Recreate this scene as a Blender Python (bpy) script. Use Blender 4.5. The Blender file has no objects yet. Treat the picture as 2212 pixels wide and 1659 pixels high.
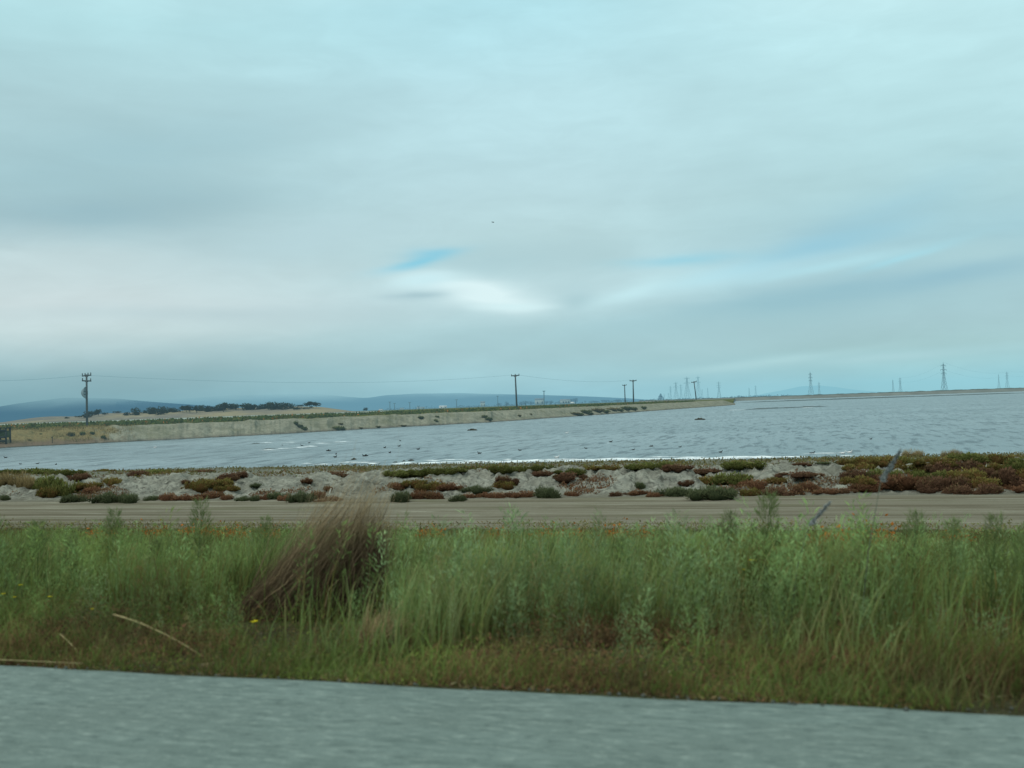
import bpy, math, random
import numpy as np
from mathutils import Vector
rng = np.random.default_rng(7)
random.seed(7)
sc = bpy.context.scene
COL = sc.collection

# ------------------------------------------------------------------ camera frame
# photo measured on a 2212 x 1659 grid; F = focal length on that grid
F, CX, CY = 2170.0, 1106.0, 829.5
CAMZ = 1.4
TH, PITCH, ROLL = math.radians(16.3), math.atan(45.9 / 2170), math.atan(0.034)
F0 = Vector((-math.sin(TH), math.cos(TH), 0)); R0 = Vector((math.cos(TH), math.sin(TH), 0)); Z = Vector((0, 0, 1))
FWD = F0 * math.cos(PITCH) + Z * math.sin(PITCH)
UPP = Z * math.cos(PITCH) - F0 * math.sin(PITCH)
RGT = R0 * math.cos(ROLL) - UPP * math.sin(ROLL)
UP = UPP * math.cos(ROLL) + R0 * math.sin(ROLL)
C0 = Vector((0, 0, CAMZ))

def ray(px, py):
    return FWD + RGT * ((px - CX) / F) - UP * ((py - CY) / F)
def at_z(px, py, z):
    d = ray(px, py); return C0 + d * ((z - CAMZ) / d.z)
def at_y(px, py, y):
    d = ray(px, py); return C0 + d * (y / d.y)
def at_d(px, py, depth):
    return C0 + ray(px, py) * depth
def hor(px): return 875.4 - 0.034 * (px - 1106)
def azel(px, py):
    d = ray(px, py).normalized()
    return math.atan2(d.dot(R0), d.dot(F0)), math.asin(d.z)
def az_of(px): return azel(px, hor(px))[0]
def dirp(az):  # horizontal unit vector at azimuth relative to view
    v = F0 * math.cos(az) + R0 * math.sin(az); return v

# ------------------------------------------------------------------ numpy noise
def _h(ix, iy, s):
    n = (ix * 374761393 + iy * 668265263 + s * 974634777) & 0xFFFFFFFF
    n = ((n ^ (n >> 13)) * 1274126177) & 0xFFFFFFFF
    return ((n ^ (n >> 16)) & 0xFFFF) / 65535.0
def vnoise(x, y, s=0):
    x = np.asarray(x, float); y = np.asarray(y, float)
    ix = np.floor(x).astype(np.int64); iy = np.floor(y).astype(np.int64)
    fx = x - ix; fy = y - iy
    fx = fx * fx * (3 - 2 * fx); fy = fy * fy * (3 - 2 * fy)
    a = _h(ix, iy, s); b = _h(ix + 1, iy, s); c = _h(ix, iy + 1, s); d = _h(ix + 1, iy + 1, s)
    return (a * (1 - fx) + b * fx) * (1 - fy) + (c * (1 - fx) + d * fx) * fy
def fbm(x, y, s=0, o=4):
    t = 0; a = 0.5; n = 0
    for k in range(o):
        t = t + a * vnoise(np.asarray(x) * 2 ** k, np.asarray(y) * 2 ** k, s + k); n += a; a *= 0.5
    return t / n
def sstep(a, b, x):
    t = np.clip((np.asarray(x, float) - a) / (b - a), 0, 1); return t * t * (3 - 2 * t)

# ------------------------------------------------------------------ object helpers
def link(o, parent=None):
    COL.objects.link(o)
    if parent is not None: o.parent = parent
    return o
def np_mesh(name, V, quads=None, tris=None, col=None, smooth=False):
    me = bpy.data.meshes.new(name)
    V = np.asarray(V, np.float32)
    q = np.zeros((0, 4), np.int32) if quads is None else np.asarray(quads, np.int32).reshape(-1, 4)
    t = np.zeros((0, 3), np.int32) if tris is None else np.asarray(tris, np.int32).reshape(-1, 3)
    me.vertices.add(len(V)); me.vertices.foreach_set('co', V.ravel())
    nl = q.size + t.size
    me.loops.add(nl); me.loops.foreach_set('vertex_index', np.concatenate([q.ravel(), t.ravel()]))
    me.polygons.add(len(q) + len(t))
    st = np.concatenate([np.arange(len(q)) * 4, q.size + np.arange(len(t)) * 3])
    me.polygons.foreach_set('loop_start', st.astype(np.int32))
    if smooth: me.polygons.foreach_set('use_smooth', np.ones(len(q) + len(t), bool))
    if col is not None:
        a = me.color_attributes.new('Col', 'FLOAT_COLOR', 'POINT')
        c = np.ones((len(V), 4), np.float32); c[:, :3] = col
        a.data.foreach_set('color', c.ravel())
    me.update(calc_edges=True); me.validate()
    return me
def obj(name, me, mat, parent=None):
    o = bpy.data.objects.new(name, me)
    if mat is not None and not me.materials: me.materials.append(mat)
    return link(o, parent)
def empty(name, loc=(0, 0, 0), rz=0):
    o = bpy.data.objects.new(name, None); o.location = loc; o.rotation_euler = (0, 0, rz); o.empty_display_size = 0.1
    return link(o)
def tag(o, label=None, cat=None, group=None, kind=None):
    if label: o['label'] = label
    if cat: o['category'] = cat
    if group: o['group'] = group
    if kind: o['kind'] = kind
    return o
def copy_tree(o, parent=None):
    c = o.copy(); link(c); c.parent = parent
    for ch in list(o.children): copy_tree(ch, c)
    return c
def grid_mesh(name, P, col=None, smooth=True):
    """P: array (n, m, 3)"""
    n, m = P.shape[:2]
    idx = np.arange(n * m).reshape(n, m)
    q = np.stack([idx[:-1, :-1], idx[:-1, 1:], idx[1:, 1:], idx[1:, :-1]], -1).reshape(-1, 4)
    return np_mesh(name, P.reshape(-1, 3), q, col=None if col is None else col.reshape(-1, 3), smooth=smooth)

class MB:
    """collects simple solids into one mesh"""
    def __init__(s): s.v = []; s.q = []; s.t = []; s.n = 0
    def add(s, V, q=(), t=()):
        s.v.append(np.asarray(V, float)); s.q += [[i + s.n for i in f] for f in q]; s.t += [[i + s.n for i in f] for f in t]; s.n += len(V)
    def box(s, c, d, rz=0, taper=1.0):
        c = np.asarray(c, float); hx, hy, hz = d[0] / 2, d[1] / 2, d[2] / 2
        V = []
        for z, k in ((-hz, 1), (hz, taper)):
            for x, y in ((-hx, -hy), (hx, -hy), (hx, hy), (-hx, hy)): V.append((x * k, y * k, z))
        V = np.array(V); cs, sn = math.cos(rz), math.sin(rz)
        V = np.stack([V[:, 0] * cs - V[:, 1] * sn, V[:, 0] * sn + V[:, 1] * cs, V[:, 2]], -1) + c
        s.add(V, [(0, 3, 2, 1), (4, 5, 6, 7), (0, 1, 5, 4), (1, 2, 6, 5), (2, 3, 7, 6), (3, 0, 4, 7)])
    def tube(s, pts, rad, n=6):
        pts = [Vector(p) for p in pts]
        if not hasattr(rad, '__len__'): rad = [rad] * len(pts)
        V = []
        for i, p in enumerate(pts):
            d = (pts[min(i + 1, len(pts) - 1)] - pts[max(i - 1, 0)]).normalized()
            a = d.cross(Vector((0, 0, 1)))
            if a.length < 1e-3: a = d.cross(Vector((1, 0, 0)))
            a.normalize(); b = d.cross(a)
            for k in range(n):
                g = 2 * math.pi * k / n; V.append(p + (a * math.cos(g) + b * math.sin(g)) * rad[i])
        q = []
        for i in range(len(pts) - 1):
            for k in range(n): q.append((i * n + k, i * n + (k + 1) % n, (i + 1) * n + (k + 1) % n, (i + 1) * n + k))
        m = len(V); V += [pts[0], pts[-1]]
        t = [(m, (k + 1) % n, k) for k in range(n)] + [(m + 1, (len(pts) - 1) * n + k, (len(pts) - 1) * n + (k + 1) % n) for k in range(n)]
        s.add(np.array([tuple(v) for v in V]), q, t)
    def ball(s, c, r, nu=10, nv=7, noise=0, seed=0):
        V = []; c = np.asarray(c, float); r = np.ones(3) * np.asarray(r, float)
        for j in range(nv + 1):
            ph = math.pi * j / nv
            for i in range(nu):
                a = 2 * math.pi * i / nu
                k = 1 + noise * (float(vnoise(i * 1.7 + seed * 9.1, j * 1.3, seed)) - .5)
                V.append((math.sin(ph) * math.cos(a) * k, math.sin(ph) * math.sin(a) * k, math.cos(ph) * k))
        V = np.array(V) * r + c
        q = [(j * nu + i, (j + 1) * nu + i, (j + 1) * nu + (i + 1) % nu, j * nu + (i + 1) % nu) for j in range(nv) for i in range(nu)]
        s.add(V, q)
    def build(s, name, mat, parent=None, smooth=False):
        return obj(name, np_mesh(name, np.concatenate(s.v), s.q if s.q else None, s.t if s.t else None, smooth=smooth), mat, parent)

# ------------------------------------------------------------------ node helpers
class NT:
    def __init__(s, nt): s.nt = nt; s.n = nt.nodes; s.l = nt.links
    def new(s, t, **kw):
        n = s.n.new(t)
        for k, v in kw.items(): setattr(n, k, v)
        return n
    def put(s, sock, v):
        if isinstance(v, bpy.types.NodeSocket): s.l.new(v, sock)
        elif v is not None:
            if sock.type == 'RGBA' and hasattr(v, '__len__') and len(v) == 3: v = (*v, 1)
            sock.default_value = v
    def math(s, op, a, b=None, c=None, clamp=False):
        n = s.new('ShaderNodeMath', operation=op, use_clamp=clamp)
        s.put(n.inputs[0], a)
        if b is not None: s.put(n.inputs[1], b)
        if c is not None: s.put(n.inputs[2], c)
        return n.outputs[0]
    def vmath(s, op, a, b=None):
        n = s.new('ShaderNodeVectorMath', operation=op); s.put(n.inputs[0], a)
        if b is not None: s.put(n.inputs[1], b)
        return n.outputs['Value'] if op in ('DOT_PRODUCT', 'LENGTH') else n.outputs[0]
    def mix(s, f, a, b, blend='MIX'):
        n = s.new('ShaderNodeMix', data_type='RGBA', blend_type=blend)
        s.put(n.inputs[0], f); s.put(n.inputs[6], a); s.put(n.inputs[7], b); return n.outputs[2]
    def noise(s, vec, scale=1, detail=4, rough=.55, dist=0):
        n = s.new('ShaderNodeTexNoise'); s.put(n.inputs['Vector'], vec)
        n.inputs['Scale'].default_value = scale; n.inputs['Detail'].default_value = detail
        n.inputs['Roughness'].default_value = rough; n.inputs['Distortion'].default_value = dist
        return n.outputs['Fac']
    def ramp(s, f, stops, interp='LINEAR'):
        n = s.new('ShaderNodeValToRGB'); s.put(n.inputs[0], f); e = n.color_ramp.elements; n.color_ramp.interpolation = interp
        while len(e) < len(stops): e.new(.5)
        for k, (p, c) in enumerate(stops):
            e[k].position = p; e[k].color = (*c, 1) if len(c) == 3 else c
        return n.outputs[0]
    def sm(s, x, a, b):
        n = s.new('ShaderNodeMapRange', interpolation_type='SMOOTHSTEP'); s.put(n.inputs[0], x)
        n.inputs[1].default_value = a; n.inputs[2].default_value = b; return n.outputs[0]
    def scale(s, v, sx, sy, sz):
        return s.vmath('MULTIPLY', v, (sx, sy, sz))
    def xyz(s, x, y, z=0):
        n = s.new('ShaderNodeCombineXYZ'); s.put(n.inputs[0], x); s.put(n.inputs[1], y); s.put(n.inputs[2], z); return n.outputs[0]
    def sep(s, v):
        n = s.new('ShaderNodeSeparateXYZ'); s.put(n.inputs[0], v); return n.outputs
    def pos(s): return s.new('ShaderNodeNewGeometry').outputs['Position']
    def bump(s, h, strength=.5, dist=.02):
        n = s.new('ShaderNodeBump'); n.inputs['Strength'].default_value = strength; n.inputs['Distance'].default_value = dist
        s.put(n.inputs['Height'], h); return n.outputs[0]

def srgb(r, g, b):
    f = lambda c: (c / 255 / 12.92) if c / 255 <= .04045 else ((c / 255 + .055) / 1.055) ** 2.4
    return (f(r), f(g), f(b))

HAZE = srgb(140, 188, 200)
def new_mat(name):
    m = bpy.data.materials.new(name); m.use_nodes = True
    t = NT(m.node_tree); t.n.clear()
    out = t.new('ShaderNodeOutputMaterial')
    return m, t, out
def finish(t, out, color, rough=.9, normal=None, haze=0, hazecol=HAZE, spec=.2, trans=0, alpha=None):
    if spec > .2:
        b = t.new('ShaderNodeBsdfPrincipled'); t.put(b.inputs['Base Color'], color); t.put(b.inputs['Roughness'], rough)
        b.inputs['Specular IOR Level'].default_value = spec
    else:
        b = t.new('ShaderNodeBsdfDiffuse'); t.put(b.inputs['Color'], color)
    if normal is not None: t.put(b.inputs['Normal'], normal)
    sh = b.outputs[0]
    if trans:
        tr = t.new('ShaderNodeBsdfTranslucent'); t.put(tr.inputs[0], color)
        mx = t.new('ShaderNodeMixShader'); mx.inputs[0].default_value = trans
        t.l.new(sh, mx.inputs[1]); t.l.new(tr.outputs[0], mx.inputs[2]); sh = mx.outputs[0]
    if haze:
        em = t.new('ShaderNodeEmission'); t.put(em.inputs[0], hazecol)  # distance haze painted in as a constant glow of the surface
        mx = t.new('ShaderNodeMixShader'); t.put(mx.inputs[0], haze)
        t.l.new(sh, mx.inputs[1]); t.l.new(em.outputs[0], mx.inputs[2]); sh = mx.outputs[0]
    if alpha is not None:
        tp = t.new('ShaderNodeBsdfTransparent'); mx = t.new('ShaderNodeMixShader'); t.put(mx.inputs[0], alpha)
        t.l.new(tp.outputs[0], mx.inputs[1]); t.l.new(sh, mx.inputs[2]); sh = mx.outputs[0]
    t.l.new(sh, out.inputs[0])
def plain_mat(name, c1, c2=None, scale=3, haze=0, rough=.85, hazecol=HAZE, spec=.2, bump=0):
    m, t, out = new_mat(name)
    p = t.new('ShaderNodeTexCoord').outputs['Object']
    n = t.noise(p, scale, 4)
    c = t.mix(t.sm(n, .35, .65), c1, c2 if c2 else tuple(x * .75 for x in c1))
    finish(t, out, c, rough, t.bump(n, .4, bump) if bump else None, haze, hazecol, spec)
    return m
def leaf_mat(name, tint=(1, 1, 1), var=.25, haze=0, trans=.3, hazecol=HAZE, patchy=0):
    m, t, out = new_mat(name)
    a = t.new('ShaderNodeAttribute', attribute_name='Col').outputs['Color']
    a = t.mix(1, a, (1.10, 1.0, .80), 'MULTIPLY')
    oi = t.new('ShaderNodeObjectInfo').outputs['Random']
    k = t.math('MULTIPLY_ADD', oi, var * 2, 1 - var)
    if patchy:
        pz = t.noise(t.scale(t.pos(), .8, .7, .5), 1, 3, .6)
        k = t.math('MULTIPLY', k, t.math('MULTIPLY_ADD', t.sm(pz, .3, .7), patchy * 2, 1 - patchy))
        c2 = t.noise(t.scale(t.pos(), 1.3, 1.1, .5), 1, 2)
        a = t.mix(t.math('MULTIPLY', t.sm(c2, .56, .70), .45), a, (.15, .105, .06))
    c = t.mix(1, a, tuple(tint), 'MULTIPLY')
    c = t.mix(1, c, t.xyz(k, k, k), 'MULTIPLY')
    finish(t, out, c, .75, None, haze, hazecol, .15, trans)
    return m

# ------------------------------------------------------------------ world: sky
SUN_EL, SUN_AZ = math.radians(52), math.radians(215)
w = bpy.data.worlds.new('World'); sc.world = w; w.use_nodes = True
t = NT(w.node_tree); t.n.clear()
d = t.new('ShaderNodeTexCoord').outputs['Generated']
dn = t.vmath('NORMALIZE', d)
dr = t.vmath('DOT_PRODUCT', dn, tuple(R0)); df = t.vmath('DOT_PRODUCT', dn, tuple(F0)); dz = t.sep(dn)[2]
AZ = t.math('ARCTAN2', dr, df); EL = t.math('ARCSINE', dz)
# wind-drawn warping of the cloud sheet
wv = t.xyz(t.math('MULTIPLY', AZ, 5), t.math('MULTIPLY', EL, 22), 3.7)
w1 = t.new('ShaderNodeTexNoise'); t.put(w1.inputs['Vector'], wv); w1.inputs['Scale'].default_value = 1; w1.inputs['Detail'].default_value = 3
wc = t.sep(w1.outputs['Color'])
fadeh = t.sm(EL, 0.0, .09)
AZw = t.math('ADD', AZ, t.math('MULTIPLY', t.math('SUBTRACT', wc[0], .5), .05))
ELw = t.math('ADD', EL, t.math('MULTIPLY', t.math('MULTIPLY', t.math('SUBTRACT', wc[1], .5), .026), fadeh))
def column(px, stops):
    out_ = []
    for py, c in stops:
        e = azel(px, py)[1]; out_.append((max(0, min(1, (e + .05) / .65)), srgb(*c)))
    out_.sort(key=lambda s_: s_[0])
    return out_
top = [(-520, (205, 236, 240)), (-900, (214, 238, 240))]
elf = t.math('DIVIDE', t.math('ADD', ELw, .05), .65, clamp=True)
cL = t.ramp(elf, column(120, top + [(20, (172, 218, 226)), (220, (166, 205, 213)), (400, (156, 193, 201)), (480, (158, 192, 200)), (560, (182, 208, 213)), (660, (193, 214, 218)), (720, (183, 208, 212)), (770, (156, 189, 196)), (815, (133, 173, 183)), (870, (118, 163, 176))]))
cM = t.ramp(elf, column(1100, top + [(20, (168, 217, 228)), (220, (174, 215, 224)), (400, (175, 212, 220)), (520, (174, 209, 215)), (640, (176, 210, 217)), (720, (160, 199, 207)), (770, (154, 195, 204)), (810, (150, 196, 207)), (850, (140, 190, 204))]))
cR = t.ramp(elf, column(2090, top + [(20, (180, 224, 231)), (220, (176, 219, 226)), (380, (165, 206, 213)), (500, (156, 200, 211)), (580, (160, 200, 209)), (680, (155, 194, 202)), (740, (152, 193, 199)), (780, (150, 199, 208)), (820, (138, 196, 210))]))
aL, aM, aR = azel(120, 600)[0], azel(1100, 600)[0], azel(2090, 600)[0]
base = t.mix(t.sm(AZw, aM, aR), t.mix(t.sm(AZw, aL, aM), cL, cM), cR)
# fine cloud structure
n1 = t.noise(t.xyz(t.math('MULTIPLY', AZ, 4.5), t.math('MULTIPLY', EL, 11), 1.3), 1, 4, .5, .4)
n2 = t.noise(t.xyz(t.math('MULTIPLY', AZ, 9), t.math('MULTIPLY', EL, 48), 5.1), 1, 4, .5, .3)
k = t.math('ADD', t.math('MULTIPLY_ADD', n1, .26, .955), t.math('MULTIPLY', t.math('SUBTRACT', n2, .5), .16))
n3 = t.noise(t.xyz(t.math('MULTIPLY', AZ, 13), t.math('MULTIPLY', EL, 34), 8.2), 1, 4, .6, .8)
k = t.math('ADD', k, t.math('MULTIPLY', t.math('SUBTRACT', n3, .5), t.math('MULTIPLY_ADD', t.sm(n1, .35, .65), .14, .05)))
base = t.mix(1, base, t.xyz(t.math('MULTIPLY', k, 1.075), t.math('MULTIPLY', k, 1.012), t.math('MULTIPLY', k, .985)), 'MULTIPLY')
SMAX = 1.25
VW = t.xyz(AZw, ELw, 1.0)
NN = t.math('MULTIPLY', t.math('MULTIPLY_ADD', n2, 1.2, .4), SMAX)
def feature(base, px, py, sx, sy, tilt, c, strength):
    a, e = azel(px, py); tl = math.radians(tilt); cu, su = math.cos(tl), math.sin(tl)
    ax, ay = cu * F / sx, su * F / sx; bx, by = -su * F / sy, cu * F / sy
    p = t.vmath('DOT_PRODUCT', VW, (ax, ay, -ax * a - ay * e)); q = t.vmath('DOT_PRODUCT', VW, (bx, by, -bx * a - by * e))
    v = t.xyz(p, q, math.sqrt(max(0, math.log(SMAX / strength))))
    g = t.math('POWER', 0.36788, t.vmath('DOT_PRODUCT', v, v))
    return t.mix(t.math('MULTIPLY', g, NN, clamp=True), base, srgb(*c))
# clear sky seen through the gaps
sky = t.new('ShaderNodeTexSky', sky_type='NISHITA'); sky.sun_disc = False
sky.sun_elevation = SUN_EL; sky.sun_rotation = SUN_AZ
base = feature(base, 1060, 560, 260, 40, 0, (168, 202, 208), .6)
base = feature(base, 895, 568, 80, 11, 12, (132, 205, 227), .85)
base = feature(base, 930, 548, 60, 10, 4, (125, 203, 228), .55)
base = feature(base, 1015, 630, 125, 25, -10, (222, 246, 248), 1.25)
base = feature(base, 905, 606, 75, 16, 6, (205, 238, 243), 1.0)
base = feature(base, 1090, 655, 95, 9, -2, (214, 243, 246), .9)
base = feature(base, 1245, 645, 50, 26, 0, (172, 206, 212), .8)
base = feature(base, 885, 640, 70, 9, 4, (172, 203, 210), .9)
base = feature(base, 1380, 628, 80, 19, 12, (200, 236, 241), .9)
base = feature(base, 1590, 594, 190, 20, 7, (192, 232, 239), .95)
base = feature(base, 1800, 578, 170, 12, 9, (182, 229, 238), .7)
base = feature(base, 1300, 560, 70, 30, 0, (176, 208, 212), .7)
base = feature(base, 1480, 566, 120, 13, 0, (150, 211, 228), .75)
base = feature(base, 1740, 545, 170, 22, 12, (150, 204, 221), .6)
base = feature(base, 1850, 490, 190, 40, 20, (152, 202, 220), .5)
base = feature(base, 1960, 556, 90, 9, 14, (165, 224, 238), .7)
base = feature(base, 1760, 640, 300, 26, 5, (146, 190, 203), .8)
base = feature(base, 2080, 590, 150, 26, 4, (146, 190, 205), .8)
base = feature(base, 2120, 540, 110, 24, 4, (174, 210, 215), .7)
base = feature(base, 1620, 690, 420, 40, 3, (158, 198, 205), .5)
base = feature(base, 1640, 783, 180, 10, 4, (175, 215, 220), .8)
base = feature(base, 1960, 768, 160, 9, 2, (172, 212, 218), .7)
base = feature(base, 300, 330, 330, 60, 12, (156, 194, 203), .45)
base = feature(base, 230, 455, 300, 40, 6, (150, 186, 196), .6)
base = feature(base, 640, 520, 300, 45, 6, (186, 216, 222), .6)
base = feature(base, 450, 680, 380, 22, 0, (182, 206, 211), .5)
bg1 = t.new('ShaderNodeBackground'); bg1.inputs[1].default_value = .1; t.put(bg1.inputs[0], sky.outputs[0])
bg2 = t.new('ShaderNodeBackground'); bg2.inputs[1].default_value = 1.0; t.put(bg2.inputs[0], base)
mx = t.new('ShaderNodeMixShader'); mx.inputs[0].default_value = .96
t.l.new(bg1.outputs[0], mx.inputs[1]); t.l.new(bg2.outputs[0], mx.inputs[2])
w.cycles.sampling_method = 'MANUAL'; w.cycles.sample_map_resolution = 512
wo = t.new('ShaderNodeOutputWorld'); t.l.new(mx.outputs[0], wo.inputs[0])

sd = bpy.data.lights.new('sun', 'SUN'); sd.energy = 1.2; sd.angle = math.radians(25); sd.color = (1, .96, .88)
so = bpy.data.objects.new('sun', sd); link(so)
so.rotation_euler = (math.pi / 2 - SUN_EL, 0, math.radians(-30))

# ------------------------------------------------------------------ ground profile
ROADE = 4.8
def ground_z(x, y):
    x = np.asarray(x, float); y = np.asarray(y, float)
    z = -.02 - np.clip(y - ROADE, 0, 24 - ROADE) * .0823
    z = z + (fbm(x * .9, y * .9, 3) - .5) * .10 * sstep(ROADE, 6.5, y) * (1 - sstep(22, 24, y))
    # dirt track ruts along its run
    dz = (vnoise(y * 2.3, x * .03, 11) - .5) * .09 + (vnoise(y * 6, x * .1, 12) - .5) * .03
    z = z + dz * sstep(23, 24.5, y) * (1 - sstep(30.5, 31.5, y))
    # berm
    cr = -1.07 + (fbm(x * .25, 0 * x, 21) - .5) * .18
    up = sstep(31.0 + (vnoise(x * .5, 0 * x, 23) - .5) * .9, 35.2, y)
    back = np.clip((y - 35.6) / 24.4, 0, 1)
    zb = -1.6 + (cr + 1.6) * up
    zb = zb * (1 - back) + (-2.2) * back
    lump = (fbm(x * .9, y * .9, 31, 4) - .5) * .50 + (np.abs(fbm(x * 2.0, y * 2.0, 37, 3) - .5)) * -.75 + .12 + (fbm(x * 4.2, y * 4.2, 39, 2) - .5) * .24
    lump = lump * sstep(31.2, 33, y) * (1 - .8 * sstep(36, 42, y))
    zb = zb + lump
    z = np.where(y > 31.0, zb, z)
    z = np.where(y > 60, -2.2 - (y - 60) * .12, z)
    return z
def xs(lo, hi, step, far):
    a = np.arange(lo, hi + step / 2, step)
    l = lo - np.geomspace(1, far, 14); r = hi + np.geomspace(1, far, 14)
    return np.concatenate([l[::-1], a, r])
def strip(name, X, Y, mat):
    xx, yy = np.meshgrid(X, Y)
    P = np.stack([xx, yy, ground_z(xx, yy)], -1)
    o = obj(name, grid_mesh(name, P), mat); tag(o, kind='structure'); return o

# asphalt
m, t, out = new_mat('asphalt')
p = t.pos()
st = t.noise(t.scale(p, 2.2, 14, 1), 1, 5, .65)
big = t.noise(t.scale(p, .5, .9, 1), 1, 3)
fine = t.noise(p, 75, 4, .8)
agg = t.new('ShaderNodeTexVoronoi'); t.put(agg.inputs['Vector'], p); agg.inputs['Scale'].default_value = 120
c = t.mix(t.sm(st, .3, .7), (.112, .155, .138), (.168, .222, .20))
c = t.mix(t.math('MULTIPLY', t.sm(big, .35, .7), .5), c, (.130, .168, .148))
fl = t.noise(t.scale(p, 9, 26, 1), 1, 5, .75)
c = t.mix(t.math('MULTIPLY', t.sm(fl, .52, .66), .8), c, (.25, .305, .27))
c = t.mix(t.math('MULTIPLY', t.sm(fl, .47, .34), .85), c, (.070, .10, .09))
c = t.mix(t.sm(fine, .5, .8), c, (.205, .25, .225))
c = t.mix(t.math('MULTIPLY', t.sm(agg.outputs['Distance'], .25, .0), .35), c, (.10, .13, .13))
finish(t, out, c, .9, t.bump(t.math('ADD', fine, agg.outputs['Distance']), .5, .004), spec=.25)
M_ASPH = m
X = xs(-30, 30, .25, 400); Y = np.concatenate([[-14, -8, -3, 1], np.arange(2, ROADE - .05, .2), [ROADE - .06, ROADE]])
xx, yy = np.meshgrid(X, Y)
edge = (fbm(xx * 1.6, xx * 0, 51, 4) - .5) * .07
yy = yy + edge * (yy > ROADE - .1)
zz = np.where(yy > ROADE - .03, -.03, .0) * (yy >= ROADE - .2)
zz = np.where(np.arange(len(Y))[:, None] == len(Y) - 1, -.045, 0.0) + 0 * xx
P = np.stack([xx, yy, zz], -1)
o = obj('road', grid_mesh('road', P), M_ASPH); tag(o, kind='structure')

# verge soil
m, t, out = new_mat('verge_soil')
p = t.pos(); n = t.noise(p, 1.6, 6); nf = t.noise(p, 22, 5, .65)
c = t.mix(t.sm(n, .3, .7), (.045, .040, .024), (.075, .085, .035))
c = t.mix(t.sm(nf, .5, .75), c, (.14, .125, .08))
yv = t.sep(p)[1]
c = t.mix(t.sm(t.math('ADD', yv, t.math('MULTIPLY', t.math('SUBTRACT', n, .5), 4)), 21.5, 23.5), c, (.20, .185, .135))
finish(t, out, c, .95, t.bump(nf, .8, .05))
strip('verge_ground', xs(-34, 16, .14, 380), np.concatenate([[4.62], np.arange(4.9, 24.01, .14)]), m)

# dirt track
m, t, out = new_mat('dirt')
p = t.pos()
rut = t.noise(t.scale(p, .05, 2.6, 1), 1, 5, .6)
rut2 = t.noise(t.scale(p, .35, 6, 1), 1, 4, .6)
nf = t.noise(p, 9, 6, .7); ng = t.noise(t.scale(p, .35, 1.2, 1), 1, 4)
c = t.mix(t.sm(rut, .38, .62), (.130, .115, .082), (.205, .190, .142))
c = t.mix(t.math('MULTIPLY', t.sm(rut2, .52, .72), .8), c, (.30, .285, .22))
c = t.mix(t.math('MULTIPLY', t.sm(rut2, .42, .25), .6), c, (.095, .075, .052))
c = t.mix(t.math('MULTIPLY', t.sm(nf, .5, .8), .5), c, (.115, .10, .072))
c = t.mix(t.math('MULTIPLY', t.sm(ng, .55, .7), .5), c, (.135, .135, .08))
finish(t, out, c, .95, t.bump(nf, .7, .05))
strip('dirt_track', xs(-44, 20, .2, 380), np.concatenate([np.arange(24.0, 31.01, .14)]), m)

# berm
m, t, out = new_mat('berm_clay')
p = t.pos()
n = t.noise(p, 1.1, 6, .6); nf = t.noise(p, 6, 6, .7); ns = t.noise(t.scale(p, .5, 2, 2), 1, 3)
vo = t.new('ShaderNodeTexVoronoi'); t.put(vo.inputs['Vector'], p); vo.inputs['Scale'].default_value = 3.5
c = t.mix(t.sm(n, .3, .68), (.225, .222, .178), (.37, .368, .305))
c = t.mix(t.math('MULTIPLY', t.sm(nf, .52, .36), .7), c, (.12, .118, .095))
c = t.mix(t.math('MULTIPLY', t.sm(vo.outputs['Distance'], .35, .75), .4), c, (.14, .14, .12))
nb = t.noise(t.scale(p, 2.4, 3, 3), 1, 4, .7)
c = t.mix(t.math('MULTIPLY', t.sm(nb, .46, .34), .8), c, (.085, .085, .07))  # dark blotches paint shaded cavities between clods into the clay colour
yv = t.sep(p)[1]
c = t.mix(t.sm(yv, 32.2, 31.0), c, (.175, .165, .125))
c = t.mix(t.math('MULTIPLY', t.sm(t.math('ADD', yv, t.math('MULTIPLY', n, 10)), 41, 50), .9), c, (.16, .165, .13))
finish(t, out, c, .97, t.bump(t.math('ADD', nf, n), 1.0, .12))
strip('berm', xs(-40, 14, .08, 360), np.concatenate([np.arange(31.0, 38, .08), np.arange(38, 64, .5)]), m)

# deep ground sheet to the horizon
m = plain_mat('bed_mud', (.15, .15, .12), (.11, .11, .09), .05)
a = np.linspace(0, 2 * math.pi, 49); rr = np.array([1, 60, 400, 3000, 26000.])
P = np.stack([np.stack([r * np.cos(a), r * np.sin(a), -3.4 + 0 * a], -1) for r in rr])
tag(obj('ground', grid_mesh('ground', P), m), kind='structure')

# ------------------------------------------------------------------ water
m, t, out = new_mat('pond_water')
p = t.pos()
wa = t.noise(t.scale(p, 1.7, .26, 1), 1, 3, .6, .3)
wb = t.noise(t.scale(p, .6, .10, 1), 1, 4, .65, .4)
wcx = t.noise(t.scale(p, 3.2, 5, 1), 1, 2, .5)
hgt = t.math('ADD', t.math('ADD', t.math('MULTIPLY', wa, .5), t.math('MULTIPLY', wb, 1.3)), t.math('MULTIPLY', wcx, .12))
patch = t.noise(t.scale(p, .018, .05, 1), 1, 4, .6)
calm = t.noise(t.scale(p, .012, .16, 1), 1, 3, .5)
crest = t.sm(t.math('ADD', t.math('MULTIPLY', wa, .6), t.math('MULTIPLY', wb, .4)), .50, .60)
c = t.mix(t.sm(patch, .35, .65), (.150, .205, .222), (.20, .262, .28))
c = t.mix(t.math('MULTIPLY', crest, .9), c, (.025, .045, .058))  # dark flecks paint dimmer wave faces into the water colour
cap = t.math('MULTIPLY', t.sm(t.noise(t.scale(p, .5, .8, 1), 1, 5, .6, .6), .66, .71), t.sm(patch, .45, .6))
c = t.mix(cap, c, (.62, .70, .72))
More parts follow.
